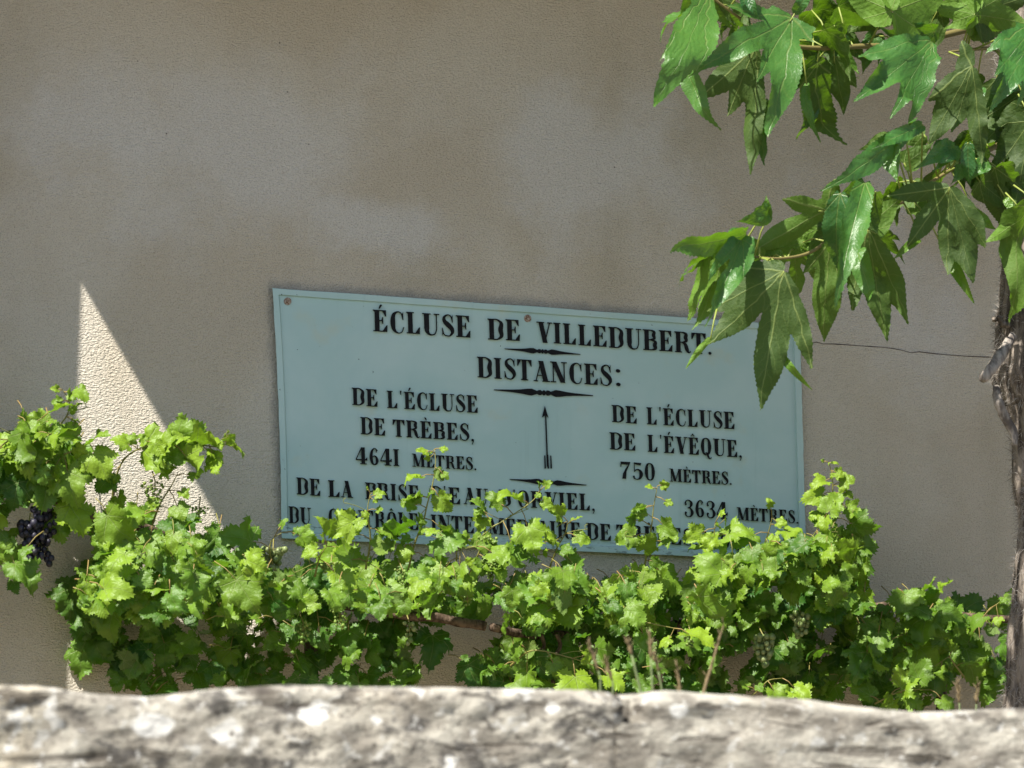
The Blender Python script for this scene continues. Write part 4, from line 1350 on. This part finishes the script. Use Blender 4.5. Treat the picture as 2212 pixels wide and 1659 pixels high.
def tree_branch(stem_px, r0, leaves, extra=0, name='branch'):
    st, fo = MB(), MB()
    P = [Vector(at(x, y, -d)) for x, y, d in spline(stem_px, 6)]
    st.tube(P, [r0 * (1 - .72 * i / (len(P) - 1)) for i in range(len(P))], 8, (.75, 0, 0, 1))
    for row in leaves:
        if row[0] == 'multi':                 # one deeply lobed leaf: long blades joined at the stalk
            _, side, b, lobes, d, roll, ex = row
            cx, cy = sum(t[0] for t, w in lobes) / len(lobes), sum(t[1] for t, w in lobes) / len(lobes)
            base = Vector(at(b[0], b[1], -d))
            tc = (CAM - base).normalized()
            sg = 1 if side == 'T' else -1
            tn = dict(ex).get('tone', (rng.random(), rng.uniform(.0, .22), 0, 1))
            k0 = dict(ex).get('dd', .45)
            mean = (Vector(at(cx, cy, -d)) - base)
            mean = (mean + Vector((0, -sg * k0 * mean.length, 0))).normalized()
            n0 = tc - mean * tc.dot(mean)
            n0 = Matrix.Rotation(math.radians(roll), 3, mean) @ (n0.normalized() * sg)
            sd = mean.cross(n0)
            flat = []
            for (t, w) in lobes:              # where each lobe tip lies in the plane of the leaf
                ray = Vector(at(t[0], t[1], -d)) - CAM
                k = (base - CAM).dot(n0) / ray.dot(n0)
                h = CAM + ray * k - base
                flat.append((h.dot(sd), h.dot(mean)))
            tm, uvs, Lm = palmate(flat, [w * (1.02 if side == 'U' else .80) for t, w in lobes], rng.randrange(9999))
            put_leaf(fo, tm, base, base + mean * Lm, n0, 1.0, rng.uniform(.0, .18), rng.uniform(.0, .12), rng.uniform(-.12, .1), rng.uniform(.08, .15), 0, rng.random() * 40, tn, rng.uniform(.0, .14), uvs,
                     rng.uniform(.25, .5))
            near = min(P, key=lambda q: (q - base).length)
            v_ = (near - base)
            q = near if v_.length < .22 else base + v_.normalized() * .08 + UPV * .02
            st.tube([q, base.lerp(q, .5) + UPV * .008, base, base + mean * .02], [.0030, .0026, .0021, .0012], 6, (.05, 0, 0, 1))
            continue
        shp, side, b, t, d, wd, roll = row[:7]
        ex = dict(row[7]) if len(row) > 7 else {}
        hang = ex.pop('hang', None)
        dl = math.hypot(t[0] - b[0], t[1] - b[1]) * M_PX
        dd = ex.pop('dd', rng.uniform(.35, .7)) * dl
        base = Vector(at(b[0], b[1], -d))
        tip = Vector(at(t[0], t[1], -(d + dd if side == 'T' else d - dd)))
        tip = base + (tip - base) / (1.2 if shp == 'lobed' else 1.09)
        ax = (tip - base).normalized()
        tc = (CAM - base).normalized()
        n = tc - ax * tc.dot(ax)
        n.normalize()
        if side == 'U':
            n = -n
        n = Matrix.Rotation(math.radians(roll), 3, ax) @ n
        kw = dict(fold=rng.uniform(.15, .42), droop=rng.uniform(.1, .45), cup=rng.uniform(-.25, .15), ruffle=rng.uniform(.08, .17), bend=rng.uniform(-.08, .08), curl=rng.uniform(.0, .35), seed=rng.random() * 40,
                  tone=(rng.random(), rng.uniform(.0, .25), 0, 1))
        kw.update(ex)
        if side == 'T':
            wd *= .80
            kw['curl'] = min(kw['curl'], .16)
        else:
            wd *= .92
        put_leaf(fo, rng.choice(MT[shp]), base, tip, n, wd, **kw)
        # stalk to the nearest part of the branch
        near = min(P, key=lambda q: (q - base).length)
        m_ = near.lerp(base, .55) + UPV * (near - base).length * .12
        if (near - base).length < .22:
            st.tube([near, m_, base], [.0030, .0024, .0020], 6, (.05, 0, 0, 1))
        else:
            q = base + (near - base).normalized() * .07 + UPV * .02
            st.tube([q, base.lerp(q, .5) + UPV * .006, base], [.0026, .0022, .0019], 6, (.05, 0, 0, 1))
    for i in range(extra):                    # smaller leaves close to the twig
        c = P[rng.randrange(len(P) // 4, len(P))]
        base = c + R * rng.uniform(-.10, .10) + UPV * rng.uniform(-.03, .05) + TOCAM * rng.uniform(-.15, .02)
        ax = (UPV * rng.uniform(-1.0, -.35) + R * rng.gauss(-.1, .6) - TOCAM * rng.uniform(-.3, .8)).normalized()
        st.tube([c, c.lerp(base, .5) + UPV * .01, base], [.0028, .0022, .0018], 6, (.05, 0, 0, 1))
        put_leaf(fo, rng.choice(MT[rng.choice(('lobed', 'half', 'shallow', 'oval'))]), base, base + ax * rng.uniform(.09, .16), TOCAM * rng.uniform(-.9, .2) + UPV * .6 + rvec(.3), rng.uniform(.7, 1.0),
                 rng.uniform(.1, .35), rng.uniform(.1, .4), 0, .1, rng.uniform(-.1, .1), rng.random() * 40, (rng.random(), rng.choice((.05, .15, .3, .7)), 0, 1), rng.uniform(0, .4))
    o = st.build(name, M_TWIG, tree)
    fo.build('foliage', M_MULLEAF, o)
    return o


def L(shp, side, b, t, d=1.15, w=1.0, roll=0, **ex):
    return (shp, side, b, t, d, w, roll, ex)


def LL(side, b, lobes, d=1.25, roll=0, **ex):
    return ('multi', side, b, lobes, d, roll, ex)


DK = (.0, .0, 0, 1)
YG = (.6, .9, 0, 1)
# upper left twig
tree_branch([(2245, 40, 1.0), (2100, 62, 1.08), (1960, 95, 1.14), (1860, 100, 1.18), (1770, 104, 1.22), (1690, 92, 1.25), (1600, 40, 1.28), (1520, -20, 1.3)], .011, [
    LL('T', z1(335, -40), [(z1(42, 370), .20), (z1(35, 620), .26), (z1(250, 440), .34)], 1.36, -20, tone=(.9, .35, 0, 1)),
    LL('T', z1(835, 105), [(z1(250, 430), .22), (z1(715, 800), .27), (z1(425, 40), .30), (z1(950, 270), .40), (z1(610, 500), .26)], 1.32, -8, tone=(.8, .22, 0, 1), dd=.35),
    LL('U', z1(610, 285), [(z1(270, 600), .34), (z1(590, 1060), .17), (z1(400, 330), .34), (z1(440, 700), .26)], 1.20, 15, tone=(.4, .12, 0, 1)),
    LL('T', z1(1005, 330), [(z1(760, 480), .30), (z1(868, 850), .24), (z1(700, 640), .20)], 1.16, -30, tone=DK, dd=-.1),
    LL('U', z1(1085, 335), [(z1(1142, 690), .32), (z1(1035, 500), .36), (z1(1215, 530), .40)], 1.2, 10),
    LL('T', z1(1660, 250), [(z1(1230, 575), .27), (z1(1430, 695), .25), (z1(1540, 750), .25), (z1(1210, 345), .26), (z1(1610, 485), .42)], 1.34, -10, tone=(.9, .15, 0, 1), dd=.4),
    L('strip', 'T', z1(190, 330), z1(355, 760), 1.34, 1.1, 20, tone=(.9, .3, 0, 1)),
    L('shallow', 'U', z1(300, -30), z1(300, 350), 1.24, .95, 10, tone=YG),
    L('strip', 'T', z1(850, 80), z1(960, -80), 1.28, 1.6, 0),
    L('strip', 'T', z1(700, 600), z1(632, 990), 1.14, 1.0, 30, tone=DK, dd=-.1),
    L('strip', 'U', z1(985, 370), z1(1085, 850), 1.22, 1.6, -35, bend=-.25, curl=0.0),
    L('oval', 'U', z1(1085, 150), z1(1060, 420), 1.22, .95, -20),
    L('strip', 'T', z1(920, 500), z1(960, 810), 1.24, .7, 20, tone=(.8, .3, 0, 1)),
    L('oval', 'T', z1(1680, 190), z1(1330, 215), 1.26, 1.0, -30, tone=DK, dd=-.5),
    L('oval', 'U', z1(1700, 60), z1(1640, 380), 1.20, .75, 25),
    L('shallow', 'U', z1(1110, 40), z1(1400, 130), 1.18, 1.1, 10, tone=YG),
    L('oval', 'U', z1(1420, 70), z1(1160, 190), 1.16, 1.1, -15, tone=(.5, .4, 0, 1)),
    L('oval', 'U', z1(950, 60), z1(1230, 330), 1.14, .8, 0),
    L('oval', 'U', z1(1425, 65), z1(1120, -60), 1.30, 1.2, 0, tone=YG),
    L('oval', 'U', z1(1430, 65), z1(1760, -60), 1.30, 1.3, 0, tone=YG),
    L('shallow', 'U', z1(820, 290), z1(800, 410), 1.16, .9, 0, tone=YG),
    L('shallow', 'T', z1(560, -60), z1(630, 110), 1.33, .8, 0, tone=DK),
], 10)
# limbs leaving the head of the trunk to the right, beyond the picture
tree_branch([(2215, -70, 1.0), (2300, -150, 1.25), (2450, -230, 1.5), (2620, -260, 1.6), (2760, -230, 1.6)], .022, [], 60)
tree_branch([(2235, 60, 1.0), (2380, 10, 1.2), (2550, 20, 1.35), (2700, 70, 1.4)], .018, [], 55)
# upper right twig
tree_branch([(2250, 120, 1.0), (2190, 118, 1.1), (2140, 105, 1.16), (2090, 108, 1.2), (2050, 112, 1.22)], .009, [
    LL('U', z1(1905, 398), [(z1(1635, 610), .32), (z1(1640, 870), .32), (z1(1840, 232), .45), (z1(1960, 985), .20), (z1(1780, 800), .28)], 1.30, 8, dd=.35, tone=(.2, .02, 0, 1)),
    LL('T', z1(2265, 170), [(z1(1968, 330), .28), (z1(2008, 668), .22), (z1(1995, 500), .30), (z1(2170, 640), .25)], 1.38, -15, tone=(.9, .05, 0, 1)),
    LL('U', z1(2215, 545), [(z1(1985, 700), .40), (z1(2035, 905), .34), (z1(2190, 930), .34)], 1.18, 0, tone=(.2, .05, 0, 1)),
    LL('U', z1(2250, 690), [(z1(2095, 1000), .34), (z1(2150, 1270), .26), (z1(2250, 1100), .3)], 1.24, 0, dd=.25, tone=(.3, .02, 0, 1)),
    LL('U', z1(2050, 470), [(z1(1890, 640), .40), (z1(1960, 800), .34), (z1(2080, 760), .4)], 1.12, 0, tone=(.2, .1, 0, 1)),
    L('shallow', 'U', z1(1920, 85), z1(1640, 25), 1.28, 1.0, 0, tone=YG),
    L('shallow', 'U', z1(1925, 90), z1(2230, 130), 1.28, 1.0, 10, tone=(.3, .6, 0, 1)),
    L('oval', 'U', z1(1930, 75), z1(2230, -20), 1.26, 1.3, 0),
    L('oval', 'U', z1(1920, 70), z1(1800, -60), 1.26, 1.3, 0, tone=YG),
    L('oval', 'T', z1(1935, 520), z1(1880, 690), 1.2, 1.0, 0, tone=(.8, .1, 0, 1)),
    L('oval', 'T', z1(2150, 440), z1(1985, 640), 1.2, 1.0, 0, tone=DK, dd=-.2),
    L('shallow', 'U', z1(2230, 560), z1(1960, 900), 1.16, 1.0, 10),
    L('shallow', 'U', z1(2240, 640), z1(2080, 960), 1.24, 1.0, 0),
    L('oval', 'U', z1(1940, 440), z1(1890, 560), 1.14, 1.2, 0, tone=(.3, .3, 0, 1)),
    L('shallow', 'U', z1(2250, 720), z1(2150, 1260), 1.26, .8, 0, dd=.2),
    L('oval', 'T', z1(2200, 480), z1(2010, 540), 1.18, .9, 0, tone=DK, dd=-.2),
    L('shallow', 'T', z1(2230, 700), z1(1990, 780), 1.05, 1.0, 0, tone=DK, dd=-.2),
])
# lower branch, right half
tree_branch([(2245, 270, 1.0), (2190, 292, 1.08), (2140, 322, 1.14), (2080, 352, 1.18), (2000, 400, 1.22), (1950, 435, 1.24)], .010, [
    L('strip', 'T', z1(1500, 790), z1(1095, 1115), 1.34, .85, -15, tone=(.9, .1, 0, 1), curl=.15, ruffle=.12),
    L('strip', 'T', z1(1610, 740), z1(1330, 880), 1.36, .8, -10, tone=(.95, .05, 0, 1)),
    L('oval', 'T', z1(1400, 870), z1(1450, 1070), 1.33, 1.1, 10, tone=(.8, .3, 0, 1)),
    L('oval', 'U', z1(1420, 850), z1(1240, 890), 1.28, 1.3, 0, tone=(.4, .4, 0, 1)),
    L('oval', 'U', z1(1620, 800), z1(1440, 840), 1.24, 1.3, 0, tone=(.4, .5, 0, 1)),
    L('oval', 'U', z1(1500, 970), z1(1640, 870), 1.26, 1.0, 0, tone=(.3, .3, 0, 1)),
    LL('U', z2(1770, 235), [(z2(1395, 285), .32), (z2(1508, 600), .27), (z2(1762, 770), .25), (z2(1915, 820), .28), (z2(1990, 600), .36)], 1.37, 0, dd=.28, tone=(.2, .03, 0, 1)),
    LL('U', z1(2040, 985), [(z1(1960, 1210), .40), (z1(2110, 1310), .34), (z1(2180, 1150), .4)], 1.22, 0, tone=(.2, .1, 0, 1)),
    LL('U', z1(1880, 880), [(z1(1750, 1010), .5), (z1(1900, 1130), .36), (z1(2010, 1050), .4)], 1.2, 0, tone=(.2, .05, 0, 1)),
    L('strip', 'T', z1(1740, 1500), z1(1910, 1790), 1.24, .8, 0, tone=(.6, 1, 0, 1)),
    L('oval', 'T', z1(1780, 880), z1(1600, 980), 1.30, .8, 0, tone=(.9, 0, 0, 1)),
    L('oval', 'T', z1(1800, 870), z1(1690, 1000), 1.28, .9, 0, tone=(.9, .2, 0, 1)),
    L('strip', 'T', z1(1880, 850), z1(1890, 1110), 1.32, 1.4, 0, tone=DK, dd=-.2),
    L('oval', 'T', z1(1730, 850), z1(1640, 960), 1.20, 1.0, 0, tone=DK, dd=-.2),
    L('oval', 'T', z1(1980, 960), z1(1900, 1060), 1.26, 1.1, 0, tone=(.8, .2, 0, 1)),
    L('oval', 'T', z1(1850, 1000), z1(1790, 1080), 1.26, 1.2, 0, tone=(.8, .2, 0, 1)),
    L('half', 'U', z1(2040, 1000), z1(2110, 1300), 1.25, 1.0, 0),
    L('oval', 'U', z1(1950, 1080), z1(2150, 1240), 1.22, 1.0, 0),
    L('strip', 'U', z1(2010, 1060), z1(2160, 1420), 1.2, 1.4, 0, tone=DK),
    L('strip', 'T', z2(1905, 370), z2(2040, 480), 1.2, 1.6, 0, tone=YG),
    L('half', 'U', z2(2270, 330), z2(2085, 965), 1.34, .55, -30, tone=(.6, .6, 0, 1)),
    L('strip', 'U', z2(2210, 400), z2(1970, 570), 1.3, 1.1, 0, tone=YG),
    L('oval', 'U', z2(2160, 180), z2(2080, 330), 1.2, 1.0, 0, tone=YG),
    L('strip', 'T', z2(2100, 290), z2(2160, 390), 1.22, 1.8, 0, tone=YG),
], 14)
# lower branch, drooping left end
tree_branch([(1950, 435, 1.24), (1890, 455, 1.24), (1830, 480, 1.26), (1760, 540, 1.28), (1690, 558, 1.30), (1620, 552, 1.32), (1590, 535, 1.34)], .007, [
    LL('U', z2(1035, 372), [(z2(575, 625), .26), (z2(770, 305), .40), (z2(1100, 175), .50)], 1.34, -12, tone=(.5, .6, 0, 1)),
    LL('U', z2(785, 735), [(z2(322, 1175), .26), (z2(645, 1570), .23), (z2(958, 1325), .19), (z2(325, 970), .32), (z2(480, 700), .34)], 1.44, 5, dd=.25, tone=(.3, .05, 0, 1)),
    LL('U', z2(1285, 490), [(z2(1518, 1025), .26), (z2(1395, 1145), .23), (z2(1185, 970), .26)], 1.33, -5, tone=(.4, .2, 0, 1)),
    LL('U', z2(1060, 560), [(z2(1018, 1165), .28), (z2(905, 745), .36), (z2(1120, 900), .25)], 1.30, 5, tone=(.4, .45, 0, 1)),
    L('strip', 'T', z2(560, 500), z2(130, 645), 1.40, 1.0, -45, tone=(.8, .5, 0, 1), curl=.1, bend=.1),
    L('oval', 'T', z2(700, 380), z2(520, 440), 1.38, 1.0, -20, tone=(.8, .4, 0, 1)),
    L('strip', 'T', z2(680, 430), z2(680, 290), 1.36, 1.8, 0, tone=(.7, .6, 0, 1)),
    L('half', 'T', z2(530, 545), z2(360, 1000), 1.42, .62, -18, curl=.0, tone=(.9, .15, 0, 1), fold=.35),
    L('strip', 'U', z2(480, 530), z2(230, 720), 1.33, 1.2, -20, tone=(.6, .8, 0, 1)),
    L('strip', 'U', z2(420, 560), z2(285, 1090), 1.32, 1.0, 40, tone=(.5, .8, 0, 1)),
    L('strip', 'U', z2(330, 600), z2(215, 1040), 1.30, .8, 40, tone=(.5, .9, 0, 1)),
    L('strip', 'U', z2(350, 1130), z2(200, 1310), 1.40, .6, 0, tone=YG),
    L('strip', 'T', z2(720, 1170), z2(945, 1430), 1.36, .55, 0, tone=YG),
    L('oval', 'U', z2(780, 730), z2(550, 780), 1.42, 1.1, 0),
    L('strip', 'T', z2(1260, 215), z2(1150, 830), 1.38, .75, -12, tone=(.9, .2, 0, 1), curl=.05),
    L('oval', 'T', z2(1250, 225), z2(1080, 360), 1.36, 1.0, -20, tone=(.9, .2, 0, 1)),
    L('strip', 'T', z2(1120, 270), z2(1085, 760), 1.41, 1.3, 15, tone=DK, dd=-.3),
    L('strip', 'T', z2(1215, 590), z2(1290, 900), 1.38, 1.3, 10, tone=(.8, .3, 0, 1)),
    L('strip', 'U', z2(1330, 260), z2(1230, 640), 1.34, 1.3, -20),
    L('oval', 'U', z2(1290, 480), z2(1480, 300), 1.28, .9, 0, tone=(.4, .5, 0, 1)),
    L('shallow', 'U', z2(1030, 460), z2(790, 590), 1.22, .9, 0, tone=YG),
    L('oval', 'U', z2(1030, 450), z2(850, 400), 1.22, .9, 0, tone=(.5, .4, 0, 1)),
    L('shallow', 'U', z2(1000, 560), z2(800, 640), 1.2, .9, 0, tone=YG),
    L('oval', 'U', z2(900, 560), z2(700, 620), 1.2, 1.0, 0, tone=YG),
    L('oval', 'U', z2(1100, 510), z2(900, 740), 1.26, 1.0, 0),
    L('oval', 'U', z2(760, 650), z2(600, 600), 1.25, 1.0, 0, tone=(.5, .6, 0, 1)),
    L('strip', 'T', z2(1590, 540), z2(1460, 640), 1.2, .9, 0, tone=YG),
    L('shallow', 'T', z2(1060, 420), z2(1100, 560), 1.2, .9, 0, tone=YG),
], 9)

# ------------------------------------------------------------------ stone parapet in the foreground, out of focus
par = empty('stone_parapet', (0, -3.83, -.65), 'lichen-spotted pale stone parapet, blurred along the bottom of the view', 'parapet')
PF = -4.0
prof = [(-400, 1480), (0, 1479), (90, 1482), (200, 1497), (330, 1504), (420, 1497), (480, 1486), (620, 1480), (900, 1483), (1100, 1488), (1300, 1490), (1345, 1493), (1366, 1497), (1372, 1506), (1392, 1500), (1440, 1492), (1600, 1500), (1800, 1516), (1900, 1530), (2000, 1538), (2120, 1534), (2212, 1528), (2600, 1545)]
top_xz = [(at(x, y, PF).x, at(x, y, PF).z) for x, y in prof]


def ztop(x):
    for (x0, z0), (x1, z1) in zip(top_xz, top_xz[1:]):
        if x0 <= x <= x1:
            return z0 + (z1 - z0) * (x - x0) / (x1 - x0)
    return top_xz[0][1] if x < top_xz[0][0] else top_xz[-1][1]


def stone(x0, x1, zlow, name, nx, ends=.012):
    """one coping block: bulging, chipped front; rounded top edge"""
    cs = []                                   # cross-section from bottom front up, over the top, down the back
    for k in range(26):
        cs.append(('f', k / 25))
    for k in range(1, 6):
        cs.append(('r', k / 6))
    for k in range(10):
        cs.append(('t', k / 9))
    cs.append(('b', 1))
    vs, fs = [], []
    m = len(cs)
    for i in range(nx + 1):
        x = x0 + (x1 - x0) * i / nx
        zt = ztop(x)
        e = min(x - x0, x1 - x)
        rd = max(0, 1 - e / .03) ** 2 * ends
        for kind, t in cs:
            rr = .022
            if kind == 'f':
                y, z = PF, zlow + (zt - rr - zlow) * t
            elif kind == 'r':
                y, z = PF + rr * (1 - math.cos(t * math.pi / 2)), zt - rr + rr * math.sin(t * math.pi / 2)
            elif kind == 't':
                y, z = PF + rr + (.35 - rr) * t, zt
            else:
                y, z = PF + .35, zlow
            q = Vector((x, y * .7, z * 1.6))
            k1 = noise.fractal(q * 9, 1.0, 2.0, 4) * .0075 + noise.fractal(q * 34, 1.0, 2.0, 3) * .004
            ridge = -abs(noise.noise(Vector((x * 7, 1.3, z * 20)))) * .008 + .003
            if kind in 'fr':
                y -= k1 * (1.1 if kind == 'f' else .8) + (ridge if kind == 'f' else 0)
                y += rd
            if kind in 'tr':
                z += k1 * .35 - rd * .8
            vs.append((x, y, z))
    for i in range(nx):
        for k in range(m - 1):
            a = i * m + k
            fs.append((a, a + m, a + m + 1, a + 1))
    fs.append(tuple(range(m)))
    fs.append(tuple(nx * m + k for k in range(m - 1, -1, -1)))
    mb = MB()
    mb.add(vs, fs)
    return mb.build(name, M_STONE, par)


xj = at(1368, 1510, PF).x
xr = at(2085, 1545, PF).x
zc = at(1106, 1760, PF).z
stone(-5.2, xj - .012, zc, 'coping_stone', 420, .014)
stone(xj + .010, 5.2, zc, 'coping_stone', 420, .004)
mb = MB()
mb.box(-7, 7, PF + .03, PF + .33, -.65, zc + .001)
mb.build('wall_body', M_STONE, par, False)
mb = MB()                                     # mortar in the joint, set back, with a pale chip near the top
mb.box(xj - .030, xj + .034, PF - .003, PF + .3, zc, ztop(xj) - .050)
mb.box(xj + .006, xj + .030, PF + .045, PF + .3, ztop(xj) - .0495, ztop(xj) - .008)
mb.build('mortar', M_STONE, par, False)

# ------------------------------------------------------------------ dry grass stalks between parapet and wall
GG = 'dry grass stalks standing behind the parapet'


def stalk(label, tip, low, ear, d, r=.0035):
    r *= .62
    g = Vector(at(low[0], low[1] + 40, -d))
    o = empty('grass_stalk', (g.x, -d, 0), label, 'grass stalk', GG)
    t, l = Vector(at(tip[0], tip[1], -d)), Vector(at(low[0], low[1], -d))
    dirn = (t - l)
    mb = MB()
    ear_base = t - dirn.normalized() * ear
    mb.tube([Vector((g.x, -d, 0)), Vector((g.x, -d, .5)), l, l.lerp(ear_base, .6), ear_base], [r * 1.3, r * 1.2, r, r * .9, r * .7], 7, (.05, 0, 0, 1))
    mb.build('stem', M_GRASS, o)
    mb = MB()
    n = 9
    mb.tube([ear_base.lerp(t, i / n) for i in range(n + 1)], [r * (.8 + .95 * math.sin(math.pi * (i / n) ** .8) * (1 if i % 2 else .8)) * (1 - .5 * i / n) for i in range(n + 1)], 7, (.95, 0, 0, 1))
    for k in range(26):
        p = ear_base.lerp(t, rng.random())
        e = p + (dirn.normalized() + rvec(.35)).normalized() * rng.uniform(.010, .022)
        mb.tube([p, e], [.0016, .0004], 4, (.9, 0, 0, 1))
    mb.build('ear', M_GRASS, o)


z5 = lambda X, Y: (1216 + X * .4502, 960 + Y * .4502)
stalk('short dry grass stalk, leftmost of the row behind the parapet', z5(128, 962), z5(180, 1120), .055, 3.1)
stalk('low dry grass stalk with a rounded tip, second from the left', z5(198, 1022), z5(240, 1145), .05, 3.0)
stalk('thick pale green grass stalk leaning left, standing over the parapet joint', z5(312, 940), z5(372, 1180), .03, 3.2, .0045)
stalk('tall upright grass stalk with a dark brown ear, left of the pair', z5(415, 908), z5(430, 1175), .05, 3.1, .004)
stalk('shorter grass stalk close beside the tall upright one', z5(442, 1008), z5(473, 1165), .035, 3.0)
stalk('stubby frayed grass stalk between the pair and the long leaning one', z5(548, 1062), z5(562, 1180), .07, 3.1)
stalk('longest grass stalk, leaning right with a long reddish brown ear', z5(772, 862), z5(680, 1172), .20, 3.1, .0042)
stalk('dry grass stalk near the shaggy trunk, left of two', z5(1893, 1140), z5(1905, 1280), .045, 2.9)
stalk('dry grass stalk near the shaggy trunk, right of two', z5(1988, 1158), z5(1982, 1280), .04, 2.9)
